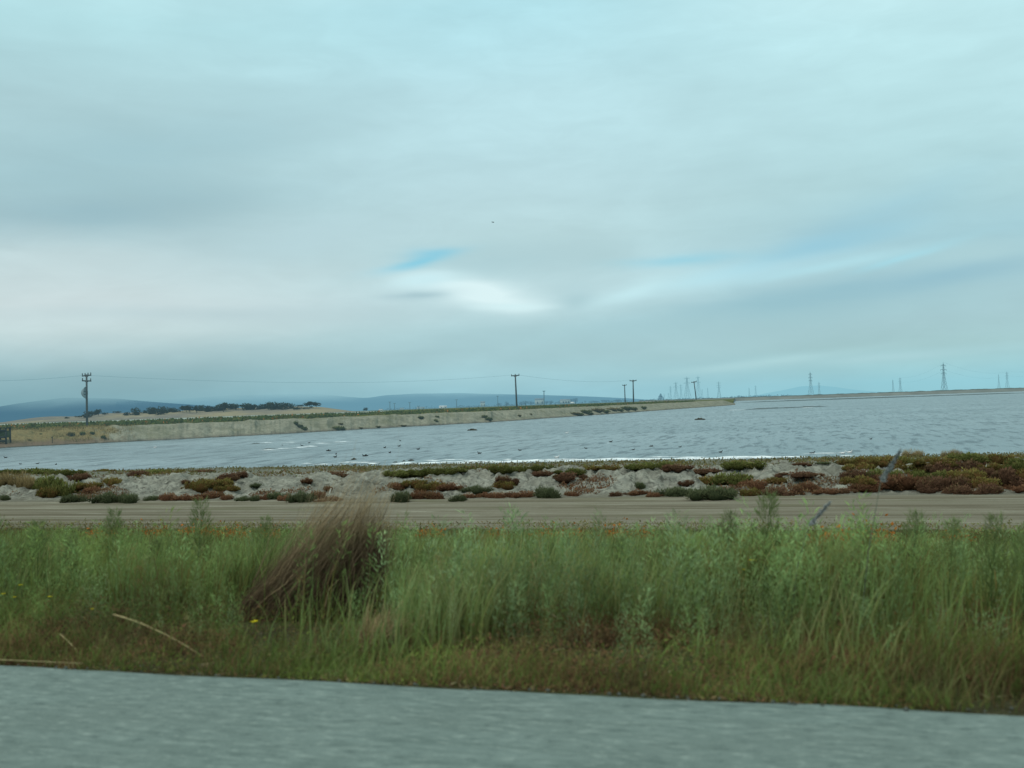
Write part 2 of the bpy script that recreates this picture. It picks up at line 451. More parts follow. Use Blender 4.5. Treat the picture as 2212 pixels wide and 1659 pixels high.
b = t.new('ShaderNodeBsdfPrincipled'); t.put(b.inputs['Base Color'], c)
t.put(b.inputs['Roughness'], .32); b.inputs['IOR'].default_value = 1.33; b.inputs['Specular IOR Level'].default_value = .5
t.put(b.inputs['Normal'], t.bump(hgt, 1.0, .6))
t.l.new(b.outputs[0], out.inputs[0])
ys = np.array([56, 70, 100, 150, 220, 350, 600, 1000, 1500.]); X = np.linspace(-1, 1, 25)
P = np.stack([np.stack([X * (300 + y_ * 1.2), 0 * X + y_, 0 * X - 2.2], -1) for y_ in ys])
tag(obj('water', grid_mesh('water', P), m), kind='structure')

# ------------------------------------------------------------------ far shore: levee, plain, right levee
WL = [(-900, 1042), (-400, 1000), (0, 968), (225, 957), (553, 940.5), (1063, 912), (1294, 896), (1480, 882.5), (1572, 876), (1588, 874.6)]
azs, rs = [], []
for px, py in WL:
    v = at_z(px, py, -2.2); azs.append(math.atan2(v.x * R0.x + v.y * R0.y, v.x * F0.x + v.y * F0.y)); rs.append(math.hypot(v.x, v.y))
azs, rs = np.array(azs), np.array(rs)
A = np.linspace(azs[0], azs[-1], 1500)
R = 1 / np.interp(A, azs, 1 / rs)
R = R * (1 + (fbm(A * 120, A * 0, 61) - .5) * .014)
Rs_ = 1 / np.interp(A, azs, 1 / rs); cosang = np.abs(np.gradient(Rs_, A) / Rs_); MUL = np.sqrt(1 + cosang ** 2)   # radial stretch of a perpendicular set-back
TIPF = sstep(azs[-1], azs[-1] - .012, A)
a250 = az_of(250)
LEFT = sstep(a250 + .01, a250 - .05, A)            # golden slope at the left end
SETB = 5.6 + 6 * LEFT
TOPZ = (.22 + (fbm(A * 60, 0 * A, 63) - .5) * .25) * TIPF + (1 - TIPF) * -1.9
prof = [(-3, -.9), (0, 0), (.05, .09), (.12, .16), (.2, .24), (.28, .33), (.36, .43), (.44, .52), (.52, .61), (.6, .70), (.68, .78), (.76, .86), (.85, .93), (.95, .98), (1.1, 1.0), (1.4, 1.01), (2.2, 1.0)]
rows = []
for k, (s_, h_) in enumerate(prof):
    rad = R + s_ * SETB * MUL if s_ >= 0 else R + s_
    z = -2.2 + h_ * (TOPZ + 2.2)
    if 0 < s_ < 1.1:
        arc = A * 190
        z = z + ((fbm(arc * .35, arc * 0 + s_ * 3.2, 65, 4) - .5) * .75 + (fbm(arc * 1.1, arc * 0 + s_ * 7, 66, 3) - .5) * .3) * TIPF * min(1, s_ * 6) 
        rad = rad + (fbm(arc * .5, arc * 0 + s_ * 4, 80) - .5) * 1.2
    dirs = np.stack([F0.x * np.cos(A) + R0.x * np.sin(A), F0.y * np.cos(A) + R0.y * np.sin(A)], -1)
    rows.append(np.stack([dirs[:, 0] * rad, dirs[:, 1] * rad, z], -1))
P = np.stack(rows)
m, t, out = new_mat('levee_soil')
p = t.pos(); n = t.noise(p, .5, 5, .6); nf = t.noise(p, 2.2, 5, .7)
zc = t.sep(p)[2]
c = t.mix(t.sm(n, .3, .7), (.195, .188, .138), (.285, .275, .21))
c = t.mix(t.math('MULTIPLY', t.sm(nf, .52, .36), .7), c, (.13, .13, .095))
nm = t.noise(t.scale(p, .12, .12, .6), 1, 5, .65)
c = t.mix(t.math('MULTIPLY', t.sm(nm, .5, .66), .6), c, (.155, .155, .095))
c = t.mix(t.sm(t.math('ADD', zc, t.math('MULTIPLY', n, .9)), -1.2, -1.75), c, (.15, .135, .105))
c = t.mix(t.sm(t.math('ADD', zc, t.math('MULTIPLY', nf, .15)), -2.0, -2.12), c, (.075, .072, .06))
dL = t.vmath('DOT_PRODUCT', p, tuple(R0)); dF = t.vmath('DOT_PRODUCT', p, tuple(F0))
az = t.math('ARCTAN2', dL, dF)
left = t.sm(t.math('ADD', az, t.math('MULTIPLY', t.math('SUBTRACT', n, .5), .08)), a250 + .01, a250 - .02)
gold = t.mix(t.sm(nf, .35, .65), (.175, .130, .058), (.225, .185, .09))
gold = t.mix(t.sm(n, .5, .7), gold, (.13, .12, .06))
gold = t.mix(t.sm(t.math('ADD', zc, n), -.6, -1.3), gold, (.155, .115, .08))
gold = t.mix(t.sm(t.math('ADD', zc, t.math('MULTIPLY', n, .3)), -1.85, -2.05), gold, (.06, .065, .055))
c = t.mix(left, c, gold)
finish(t, out, c, .95, t.bump(nf, .8, .2), haze=.06)
tag(obj('levee_terrain', grid_mesh('levee_terrain', P), m), kind='structure')

# right-hand far levee (about 1.1 km off)
a0, a1 = az_of(1380), az_of(3400)
A2 = np.linspace(a0, a1, 400)
R2 = 1090 / np.cos(A2)
pr = [(-6, -3), (0, -2.2), (5, -1.0), (11, .6), (16, 1.25), (22, 1.45), (60, 1.3)]
rows = []
tz = (fbm(A2 * 300, 0 * A2, 71) - .5) * .9 + .35
for s_, z_ in pr:
    dirs = np.stack([F0.x * np.cos(A2) + R0.x * np.sin(A2), F0.y * np.cos(A2) + R0.y * np.sin(A2)], -1)
    zz = z_ + (tz if s_ > 10 else 0 * A2)
    rows.append(np.stack([dirs[:, 0] * (R2 + s_), dirs[:, 1] * (R2 + s_), zz], -1))
m, t, out = new_mat('far_levee_soil')
p = t.pos(); n = t.noise(p, .05, 5, .6); zc = t.sep(p)[2]
c = t.mix(t.sm(n, .3, .7), (.13, .125, .105), (.19, .185, .155))
c = t.mix(t.sm(zc, .7, 1.5), c, (.055, .062, .045))
finish(t, out, c, .95, haze=.16)
tag(obj('far_levee_terrain', grid_mesh('far_levee_terrain', np.stack(rows)), m), kind='structure')

# plain behind
Aall = np.concatenate([np.linspace(azs[0] - .35, azs[0], 20)[:-1], A[::8]])
Rb = np.interp(Aall, A, R + 2.15 * SETB * MUL)
Zb = np.interp(Aall, A, -2.2 + (TOPZ + 2.2) * 1.0)
Aall = np.concatenate([Aall, np.linspace(Aall[-1] + .002, a1 + .2, 120)])
Rb = np.concatenate([Rb, np.full(120, 0)]); Zb = np.concatenate([Zb, np.full(120, .2)])
mask = Rb == 0
Rb[mask] = (1090 + 55) / np.cos(np.clip(Aall[mask], -.7, .7)); Zb[mask] = 1.3
rows = []
for f_ in (0, .004, .012, .03, .07, .15, .3, .6, 1):
    rad = Rb + (24000 - Rb) * f_
    zz = Zb * (1 - min(1, f_ / .012)) + min(1, f_ / .012) * np.where(mask, .9, .12)
    dirs = np.stack([F0.x * np.cos(Aall) + R0.x * np.sin(Aall), F0.y * np.cos(Aall) + R0.y * np.sin(Aall)], -1)
    rows.append(np.stack([dirs[:, 0] * rad, dirs[:, 1] * rad, zz], -1))
m, t, out = new_mat('plain')
p = t.pos(); n = t.noise(p, .012, 5, .6); n2_ = t.noise(p, .15, 4)
c = t.mix(t.sm(n, .35, .65), (.085, .105, .045), (.125, .135, .065))
c = t.mix(t.math('MULTIPLY', t.sm(n2_, .55, .7), .5), c, (.19, .17, .09))
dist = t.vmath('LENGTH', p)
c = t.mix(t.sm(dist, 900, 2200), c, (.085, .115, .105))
finish(t, out, c, .95, haze=t.math('MULTIPLY', t.sm(dist, 200, 4500), .75), hazecol=srgb(118, 165, 182))  # haze over the far ground painted in as a bluish glow
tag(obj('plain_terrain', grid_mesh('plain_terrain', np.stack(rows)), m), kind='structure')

# pale salt flat behind the levee at left
az0, az1 = az_of(-600), az_of(860)
A3 = np.linspace(az0, az1, 160)
rows = []
for r_ in np.linspace(0, 1, 6):
    rn = 430 + (fbm(A3 * 30, 0 * A3, 91) - .5) * 60; rf = 930 + (fbm(A3 * 40, 0 * A3, 92) - .5) * 40
    rn = rn + (rf - rn) * sstep(az_of(800), az_of(860), A3)
    rad = rn + (rf - rn) * r_
    dirs = np.stack([F0.x * np.cos(A3) + R0.x * np.sin(A3), F0.y * np.cos(A3) + R0.y * np.sin(A3)], -1)
    rows.append(np.stack([dirs[:, 0] * rad, dirs[:, 1] * rad, 0 * A3 + .24], -1))
m, t, out = new_mat('salt_flat')
p = t.pos(); n = t.noise(p, .02, 4)
c = t.mix(t.sm(n, .4, .6), (.34, .37, .33), (.25, .27, .22))
finish(t, out, c, .9, haze=.12)
tag(obj('salt_flat_ground', grid_mesh('salt_flat_ground', np.stack(rows)), m), kind='structure')

# mud bars out on the pond
def mud_bar(px0, px1, depth, dy, wid, zt, seed):
    n_ = 120
    pts = []
    P = np.zeros((5, n_, 3))
    for i in range(n_):
        f_ = i / (n_ - 1); px = px0 + (px1 - px0) * f_
        q = at_d(px, hor(px), depth + dy * f_)
        env = min(1, 6 * f_, 6 * (1 - f_)) ** .7
        k = env * (.55 + .9 * float(fbm(f_ * 22, seed, 5)))
        dx, dyv = F0.x, F0.y
        for j, (s_, h_) in enumerate(((-1, -.25), (-.6, .6), (0, 1), (.6, .7), (1, -.25))):
            P[j, i] = (q.x + dx * s_ * wid * k, q.y + dyv * s_ * wid * k, -2.2 + h_ * zt * k)
    m = plain_mat('bar_mud', (.06, .066, .062), (.10, .10, .09), .8, haze=.16)
    tag(obj('mud_bar_terrain', grid_mesh('mud_bar_terrain', P), m), kind='structure')
mud_bar(1588, 2260, 690, 0, 9, .55, 3)
mud_bar(1606, 1790, 292, 14, 1.6, .26, 9)

# golden hill
def ridge_hill(name, ridge, depth, front, back, zb, mat, nseed, amp, steps=6):
    pxs = np.array([r_[0] for r_ in ridge], float); pys = np.array([r_[1] for r_ in ridge], float)
    n_ = 300; PX = np.linspace(pxs[0], pxs[-1], n_); PY = np.interp(PX, pxs, pys)
    PY = np.convolve(np.pad(PY, 4, mode='edge'), np.ones(9) / 9, 'valid')
    prof_ = [(-1, 0), (-.8, .22), (-.6, .45), (-.4, .66), (-.2, .87), (0, 1), (.5, .7), (1, 0)]
    P = np.zeros((len(prof_), n_, 3))
    for i in range(n_):
        q = at_d(PX[i], PY[i], depth); dirv = Vector((q.x, q.y, 0)).normalized()
        for j, (s_, h_) in enumerate(prof_):
            off = s_ * (front if s_ < 0 else back)
            nz = (float(fbm(PX[i] * .03, j * 1.3, nseed)) - .5) * amp * (0 < h_)
            P[j, i] = (q.x + dirv.x * off, q.y + dirv.y * off, zb + (max(q.z, zb - .6) - zb) * h_ + nz * (.3 if s_ == 0 else 1))
    tag(obj(name, grid_mesh(name, P), mat), kind='structure'); return P
m, t, out = new_mat('golden_hill')
p = t.pos(); n = t.noise(t.scale(p, .012, .012, .1), 1, 5, .6); nf = t.noise(p, .12, 4)
c = t.mix(t.sm(n, .35, .65), (.155, .135, .115), (.265, .215, .125))
c = t.mix(t.math('MULTIPLY', t.sm(nf, .55, .7), .5), c, (.30, .265, .19))
c = t.mix(t.math('MULTIPLY', t.sm(nf, .42, .3), .5), c, (.12, .12, .09))
finish(t, out, c, .95, haze=.13)
HR = [(-420, 938), (-150, 924), (0, 913), (75, 902), (110, 899), (150, 900), (190, 898), (220, 893), (330, 890), (400, 887), (475, 883), (520, 881), (600, 879), (640, 878), (690, 878.5), (730, 884), (760, 888), (795, 893)]
ridge_hill('golden_hill', HR, 1000, 90, 160, .3, m, 5, .9)

# blue mountains, tops turned transparent by height to imitate low cloud
def mountain(name, ridge, depth, c1, c2, hz, hzc, seed, y0, y1, hazetop):
    m, t, out = new_mat(name)
    p = t.pos(); n = t.noise(t.scale(p, .0012, .0012, .004), 1, 5, .6)
    c = t.mix(t.sm(n, .35, .65), c1, c2)
    zc = t.sep(p)[2]
    zn = t.math('ADD', zc, t.math('MULTIPLY', t.math('SUBTRACT', n, .5), (y1 - y0) * .8))
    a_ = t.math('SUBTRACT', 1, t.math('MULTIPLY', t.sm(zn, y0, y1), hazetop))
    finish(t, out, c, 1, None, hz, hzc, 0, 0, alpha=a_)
    return ridge_hill(name, ridge, depth, depth * .12, depth * .1, 0, m, seed, depth * .002)
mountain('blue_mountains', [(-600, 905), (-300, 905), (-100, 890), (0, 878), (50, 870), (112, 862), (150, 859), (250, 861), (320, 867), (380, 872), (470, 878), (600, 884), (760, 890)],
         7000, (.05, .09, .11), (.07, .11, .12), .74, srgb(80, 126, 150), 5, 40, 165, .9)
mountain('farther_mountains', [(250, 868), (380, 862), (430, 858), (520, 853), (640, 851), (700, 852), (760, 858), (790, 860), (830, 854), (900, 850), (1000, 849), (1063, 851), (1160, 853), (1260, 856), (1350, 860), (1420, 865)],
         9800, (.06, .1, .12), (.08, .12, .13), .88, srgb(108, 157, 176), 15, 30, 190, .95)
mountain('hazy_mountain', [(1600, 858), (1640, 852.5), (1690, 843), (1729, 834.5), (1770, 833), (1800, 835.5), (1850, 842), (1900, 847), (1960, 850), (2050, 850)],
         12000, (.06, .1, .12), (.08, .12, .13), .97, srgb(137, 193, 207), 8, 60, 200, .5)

# ------------------------------------------------------------------ vegetation kit
def leaf_quads(P, D, Wd, L, wid, col):
    """diamond leaves: P base (n,3), D unit dir, Wd unit width dir, L length, wid half width, col (n,3)"""
    n = len(P)
    V = np.stack([P, P + D * (L * .45)[:, None] + Wd * wid[:, None], P + D * L[:, None], P + D * (L * .45)[:, None] - Wd * wid[:, None]], 1)
    c = np.stack([col * .75, col, col * 1.12, col], 1)
    q = np.arange(n * 4).reshape(n, 4)
    return V.reshape(-1, 3), q, c.reshape(-1, 3)
def unit(v): return v / np.maximum(np.linalg.norm(v, axis=-1, keepdims=True), 1e-9)
def rand_dir(n, r=rng):
    return unit(r.normal(size=(n, 3)))

def mound_mesh(name, seed, n, leaf, wid, cols, lobes=5, upness=.7, core=(.03, .03, .02), spread=1.0):
    """a low shrub of unit half-size built of many small leaves over several lobes"""
    r = np.random.default_rng(seed)
    lobes = lobes * 2 + 1
    lc = np.stack([r.uniform(-.82, .82, lobes), r.uniform(-.6, .6, lobes), r.uniform(-.05, .2, lobes)], -1); lc[0] = (r.uniform(-.3, .3), 0, .1)
    lr = r.uniform(.16, .40, lobes); lr[0] = .46
    lcol = r.uniform(0, 1, lobes)
    k = r.integers(0, lobes, n)
    d = rand_dir(n, r); d[:, 2] = np.abs(d[:, 2]) * 1.0 - .15; d = unit(d)
    P = lc[k] + d * (lr[k] * r.uniform(.72, 1.05, n))[:, None]
    P[:, 2] = np.maximum(P[:, 2], 0.0)
    D = unit(d * spread + r.normal(size=(n, 3)) * .45 + np.array([0, 0, upness]))
    W = unit(np.cross(D, rand_dir(n, r)))
    cols = np.array(cols); f = np.clip(lcol[k] * .7 + r.uniform(-.3, .5, n), 0, .999) * (len(cols) - 1)
    i0 = f.astype(int); fr = (f - i0)[:, None]
    C = cols[i0] * (1 - fr) + cols[np.minimum(i0 + 1, len(cols) - 1)] * fr
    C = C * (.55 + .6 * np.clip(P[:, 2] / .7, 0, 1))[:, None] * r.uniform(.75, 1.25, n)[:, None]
    V, q, c = leaf_quads(P, D, W, leaf * r.uniform(.6, 1.4, n), wid * r.uniform(.7, 1.3, n), C)
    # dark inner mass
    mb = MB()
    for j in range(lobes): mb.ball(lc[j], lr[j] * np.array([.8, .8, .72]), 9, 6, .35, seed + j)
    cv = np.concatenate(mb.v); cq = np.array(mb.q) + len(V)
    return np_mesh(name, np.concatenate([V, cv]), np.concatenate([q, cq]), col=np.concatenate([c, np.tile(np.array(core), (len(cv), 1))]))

RUST = [(.14, .075, .050), (.20, .112, .075), (.20, .145, .085)]
MAROON = [(.115, .070, .052), (.165, .098, .072), (.15, .12, .07)]
OLIVE = [(.17, .11, .05), (.15, .145, .05), (.19, .17, .07)]
GREEN = [(.095, .11, .040), (.125, .155, .055), (.17, .15, .065)]
SAGE = [(.07, .095, .055), (.11, .135, .08), (.10, .12, .08)]
STRAW = [(.22, .18, .10), (.30, .25, .15), (.19, .15, .085)]
M_LEAF = leaf_mat('shrub_leaf', tint=(1.28, 1.28, 1.35), var=.18)
KIT = {}
for nm, cols, lf, wd, up, nn in (('rust', RUST, .16, .035, .8, 1100), ('maroon', MAROON, .15, .035, .8, 1100), ('olive', OLIVE, .17, .035, .8, 1100),
                                 ('green', GREEN, .17, .035, .8, 1200), ('sage', SAGE, .22, .022, .8, 1500), ('straw', STRAW, .38, .012, 1.4, 900)):
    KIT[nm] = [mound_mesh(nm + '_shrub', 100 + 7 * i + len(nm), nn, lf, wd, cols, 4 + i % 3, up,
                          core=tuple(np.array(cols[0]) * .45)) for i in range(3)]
    for me in KIT[nm]: me.materials.append(M_LEAF)

# berm shrubs: (sheet, x, y, w, h, kind) read off three enlarged strips of the photograph
SA = (0, 955.7); SB = (732.7, 955.7); SC = (1447.5, 942.9); KS = .3456
S = []
def add(o, L):
    for x, y, w_, h_, k_ in L: S.append((o[0] + x * KS, o[1] + y * KS, w_ * KS, h_ * KS, k_))
add(SA, [(60, 180, 170, 46, 'green'), (190, 172, 190, 46, 'green'), (330, 178, 170, 46, 'green'), (440, 190, 150, 50, 'green'), (60, 235, 150, 90, 'straw'), (170, 245, 130, 80, 'straw'),
         (300, 250, 150, 110, 'green'), (390, 285, 170, 130, 'green'), (290, 300, 130, 80, 'olive'), (495, 215, 120, 60, 'maroon'), (560, 262, 120, 60, 'olive'), (600, 290, 120, 55, 'rust'), (700, 240, 140, 66, 'olive'),
         (650, 170, 110, 24, 'olive'), (30, 340, 70, 46, 'sage'), (460, 345, 120, 70, 'sage'), (670, 340, 150, 90, 'sage'), (810, 342, 120, 84, 'sage'), (950, 342, 66, 46, 'sage'), (840, 190, 140, 40, 'maroon'), (960, 178, 190, 42, 'green'), (1070, 178, 120, 28, 'olive'),
         (1240, 174, 150, 22, 'maroon'), (1440, 205, 130, 60, 'maroon'), (1500, 200, 80, 50, 'maroon'), (1270, 255, 190, 85, 'olive'), (1360, 250, 140, 70, 'olive'), (1430, 280, 130, 50, 'olive'),
         (1050, 330, 130, 66, 'rust'), (1170, 335, 160, 60, 'rust'), (1310, 325, 150, 60, 'rust'), (1420, 335, 110, 50, 'rust'), (1150, 240, 50, 30, 'maroon'), (1600, 265, 46, 34, 'sage'), (1925, 232, 56, 40, 'rust'),
         (2050, 278, 70, 44, 'rust'), (1520, 346, 66, 44, 'sage'), (1595, 345, 56, 54, 'sage'), (1665, 330, 80, 56, 'rust'), (1735, 326, 110, 66, 'sage'), (1810, 340, 100, 60, 'rust'), (1890, 332, 120, 96, 'sage'),
         (1985, 318, 130, 66, 'rust'), (2110, 188, 150, 34, 'maroon'), (2060, 345, 120, 50, 'rust')])
add(SB, [(360, 188, 150, 54, 'green'), (470, 178, 140, 52, 'green'), (590, 172, 150, 52, 'green'), (700, 165, 160, 46, 'green'), (810, 156, 140, 40, 'green'), (930, 150, 110, 30, 'olive'), (1025, 165, 130, 60, 'green'), (1130, 165, 140, 46, 'green'),
         (1260, 158, 150, 50, 'green'), (1260, 188, 140, 40, 'maroon'), (1440, 205, 160, 60, 'maroon'), (1430, 168, 150, 42, 'green'), (1560, 152, 160, 40, 'olive'), (1690, 148, 170, 40, 'olive'), (1880, 138, 160, 54, 'green'), (2000, 135, 160, 54, 'green'),
         (2110, 145, 140, 50, 'maroon'), (390, 332, 120, 96, 'sage'), (350, 262, 120, 56, 'rust'), (470, 250, 130, 60, 'olive'), (590, 260, 150, 70, 'olive'), (700, 265, 140, 60, 'rust'), (590, 320, 120, 80, 'rust'), (490, 320, 110, 80, 'rust'),
         (745, 340, 80, 60, 'sage'), (850, 288, 140, 56, 'sage'), (820, 325, 110, 50, 'rust'), (905, 322, 80, 40, 'rust'), (1045, 225, 110, 80, 'maroon'), (1045, 262, 120, 60, 'olive'), (980, 320, 120, 56, 'rust'), (1060, 318, 110, 56, 'rust'), (1155, 318, 120, 60, 'rust'),
         (1295, 306, 160, 100, 'sage'), (1450, 312, 110, 44, 'rust'), (1880, 262, 66, 50, 'sage'), (1880, 308, 120, 50, 'rust'), (1740, 312, 80, 44, 'maroon'), (1970, 318, 90, 44, 'rust'), (2080, 300, 150, 76, 'sage')])
add(SC, [(440, 168, 210, 62, 'green'), (200, 210, 190, 40, 'maroon'), (390, 248, 190, 96, 'green'), (240, 270, 150, 70, 'olive'), (110, 280, 76, 46, 'maroon'), (60, 335, 120, 76, 'sage'), (270, 340, 220, 110, 'sage'),
         (530, 295, 170, 80, 'rust'), (500, 335, 110, 76, 'olive'), (670, 276, 120, 44, 'olive'), (665, 330, 150, 84, 'maroon'), (800, 230, 190, 36, 'maroon'), (680, 242, 70, 34, 'maroon'), (850, 310, 120, 80, 'rust'), (790, 340, 90, 50, 'maroon'), (980, 336, 150, 44, 'rust'), (1090, 330, 110, 46, 'maroon'),
         (830, 160, 90, 22, 'maroon'), (970, 162, 110, 16, 'sage'), (1080, 150, 70, 18, 'sage'), (940, 232, 60, 20, 'maroon')])
rr = np.random.default_rng(5)
for y_, kinds, h_ in ((140, ('green', 'green', 'olive'), 70), (180, ('green', 'maroon', 'olive', 'green'), 80), (225, ('olive', 'green', 'maroon'), 90), (270, ('rust', 'maroon', 'olive', 'rust'), 90), (310, ('rust', 'maroon', 'rust'), 70)):
    x = 1190
    while x < 2720:
        kd = kinds[rr.integers(len(kinds))]
        if x > 1700 and y_ == 140: x += 20
        S.append((SC[0] + x * KS, SC[1] + (y_ + rr.uniform(-10, 10)) * KS, rr.uniform(150, 210) * KS, h_ * rr.uniform(.85, 1.2) * KS, kd)); x += rr.uniform(135, 185)
for x, y_ in ((1520, 105), (1770, 108)): S.append((SC[0] + x * KS, SC[1] + y_ * KS, 95 * KS, 60 * KS, 'straw'))
# outside the frame but close to it, so the berm goes on
CNAME = {'rust': 'rust-red', 'maroon': 'dark maroon', 'olive': 'olive-brown', 'green': 'green', 'sage': 'grey-green feathery', 'straw': 'dry straw-coloured'}
ORD = ['first', 'second', 'third', 'fourth', 'fifth', 'sixth', 'seventh', 'eighth', 'ninth', 'tenth', 'eleventh', 'twelfth', 'thirteenth', 'fourteenth', 'fifteenth', 'sixteenth', 'seventeenth', 'eighteenth', 'nineteenth', 'twentieth']
def ordn(i):
    if i < 20: return ORD[i]
    return ('twenty', 'thirty', 'forty')[(i + 1) // 10 - 2] + '-' + ORD[(i + 1) % 10 - 1] if (i + 1) % 10 else ('', 'twentieth', 'thirtieth', 'fortieth', 'fiftieth')[(i + 1) // 10]
placed = []
for (cx, cy, w_, h_, kd) in S:
    by = cy + h_ * .42
    dpt = 31.0
    # march along the sight line to the ground
    dd = ray(cx, by); y0 = 30.2
    for y_ in np.arange(30.2, 59, .1):
        q = C0 + dd * (y_ / dd.y); y0 = y_
        if q.z <= float(ground_z(q.x, q.y)): break
    q = C0 + dd * (y0 / dd.y); dep = (q - C0).dot(FWD); ppm = F / dep
    zone = 'crest' if y0 > 35.0 else ('foot' if y0 < 32.4 else 'face')
    placed.append((q.x, y0, float(ground_z(q.x, y0)), w_ / ppm, h_ / ppm, kd, zone, cx))
PART3 = lambda cx: 'left third' if cx < 737 else ('middle third' if cx < 1475 else 'right third')
bins = {}
for r_ in placed: bins.setdefault((r_[5], r_[6], PART3(r_[7])), []).append(r_)
ZN = {'crest': 'on berm crest', 'face': 'on berm face', 'foot': 'at berm foot'}
cnt = 0
for (kd, zone, third), L in bins.items():
    L.sort(key=lambda r_: r_[7])
    for i, (x, y, z, w_, h_, _, _, _) in enumerate(L):
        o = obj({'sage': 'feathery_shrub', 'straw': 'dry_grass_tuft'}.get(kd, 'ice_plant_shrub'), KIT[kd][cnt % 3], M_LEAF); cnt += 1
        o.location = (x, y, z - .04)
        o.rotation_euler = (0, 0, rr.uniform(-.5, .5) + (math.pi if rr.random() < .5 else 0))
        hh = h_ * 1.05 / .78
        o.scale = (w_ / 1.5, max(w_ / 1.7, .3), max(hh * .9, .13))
        pos_ = 'only one' if len(L) == 1 else ordn(i) + ' from left'
        tag(o, f"{CNAME[kd]} {'tuft' if kd == 'straw' else 'shrub'} {ZN[zone]}, {pos_} in {third} of photo", 'shrub', f"{CNAME[kd]} shrubs on the berm")

# mats of low ice plant and dead growth between the shrubs
def mats(n, y0, y1, pal, seed, lo, hi, name, label, size=.07):
    y = y0 + (y1 - y0) * rng.uniform(0, 1, n); xl = -38 - 0 * y; x = xl + 52 * rng.uniform(0, 1, n)
    f = fbm(x * .42, y * .5, seed) + .18 * (fbm(x * 2.5, y * 2.5, seed + 1) - .5)
    kp = f + rng.uniform(-.04, .04, n) > lo + (hi - lo) * np.abs((y - (y0 + y1) / 2) / ((y1 - y0) / 2)) ** 2
    x, y = x[kp], y[kp]; n = len(x)
    P = np.stack([x, y, ground_z(x, y) + rng.uniform(-.02, .10, n)], -1)
    D = rand_dir(n); D[:, 2] = np.abs(D[:, 2]) + .3; D = unit(D); W = unit(np.cross(D, rand_dir(n)))
    tone = fbm(x * .6 + 5, y * .8, seed + 3) + rng.uniform(-.25, .25, n)
    C = np.array(pal); t_ = np.clip((tone - .2) / .6, 0, .999) * (len(C) - 1); i0 = t_.astype(int); C = C[i0] * (1 - (t_ - i0))[:, None] + C[i0 + 1] * (t_ - i0)[:, None]
    L = size * rng.uniform(.5, 1.6, n); V, q, c = leaf_quads(P, D, W, L, L * .22, C * rng.uniform(.7, 1.2, n)[:, None])
    o = obj(name, np_mesh(name, V, q, col=c), M_LEAF); tag(o, label, 'ground cover', kind='stuff')
mats(60000, 31.2, 33.6, RUST + MAROON, 401, .55, .72, 'foot_undergrowth', 'low rust-coloured ice plant creeping along the berm foot')
mats(50000, 34.9, 38.5, GREEN + MAROON + OLIVE, 421, .50, .68, 'crest_undergrowth', 'low green and maroon ground cover along the berm crest')
mats(26000, 38, 59, [(.10, .09, .05), (.14, .13, .07), (.11, .12, .05)], 441, .45, .6, 'shore_undergrowth', 'thin dull growth on the flat between berm and water', .10)

# ------------------------------------------------------------------ grass and weeds of the verge
def blades(P, H, W, lean, colr, colt, segs=3, bend=.35):
    n = len(P)
    a = rng.uniform(0, 2 * math.pi, n)
    side = np.stack([np.cos(a), np.sin(a), 0 * a], -1)
    b = rng.uniform(0, 2 * math.pi, n)
    bd = np.stack([np.cos(b), np.sin(b), 0 * b], -1) * (rng.uniform(.1, 1, n) * bend)[:, None] + lean
    V = []; Cc = []
    for s_ in range(segs + 1):
        f = s_ / segs
        c = P + bd * (H * f * f)[:, None] + np.array([0, 0, 1]) * (H * (f - .18 * f * f))[:, None]
        wd = W * (1 - f) ** .7 if s_ < segs else W * .08
        V += [c - side * wd[:, None], c + side * wd[:, None]]
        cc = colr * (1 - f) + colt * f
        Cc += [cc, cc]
    k = 2 * (segs + 1)
    V = np.stack(V, 1).reshape(-1, 3); Cc = np.stack(Cc, 1).reshape(-1, 3)
    q0 = np.array([[2 * s_, 2 * s_ + 1, 2 * s_ + 3, 2 * s_ + 2] for s_ in range(segs)])
    q = (np.arange(n)[:, None, None] * k + q0[None]).reshape(-1, 4)
    return V, q, Cc
def scatter(n, y0, y1, xpad=5.0, powr=1.0):
    y = y0 + (y1 - y0) * rng.uniform(0, 1, n) ** powr
    xl = y / .817 * (-.2807 - .51 * .96) - xpad; xr = y / 1.103 * (-.2807 + .4893) + xpad
    x = xl + (xr - xl) * rng.uniform(0, 1, n)
    dp = x * F0.x + y * F0.y; pxx = CX + F * (x * R0.x + y * R0.y) / dp
    z_ = (pxx > 470 + 40 * (dp < 7)) & (pxx < 835) & (dp > 5.9) & (dp < 9.2) & (rng.uniform(0, 1, n) < .9)   # the dry bush has the spot to itself
    x = np.where(z_, xl + (xr - xl) * rng.uniform(0, 1, n), x)
    return x, y
def canopy(y): return np.clip(1.06 - .0478 * y, .08, 1)
M_GRASS = leaf_mat('grass_blade', tint=(1.26, 1.40, 1.38), var=0, trans=.3, patchy=.42)
def mixc(f, *cs):
    cs = np.array(cs); f = np.clip(f, 0, .999) * (len(cs) - 1); i = f.astype(int); r_ = (f - i)[:, None]
    return cs[i] * (1 - r_) + cs[np.minimum(i + 1, len(cs) - 1)] * r_

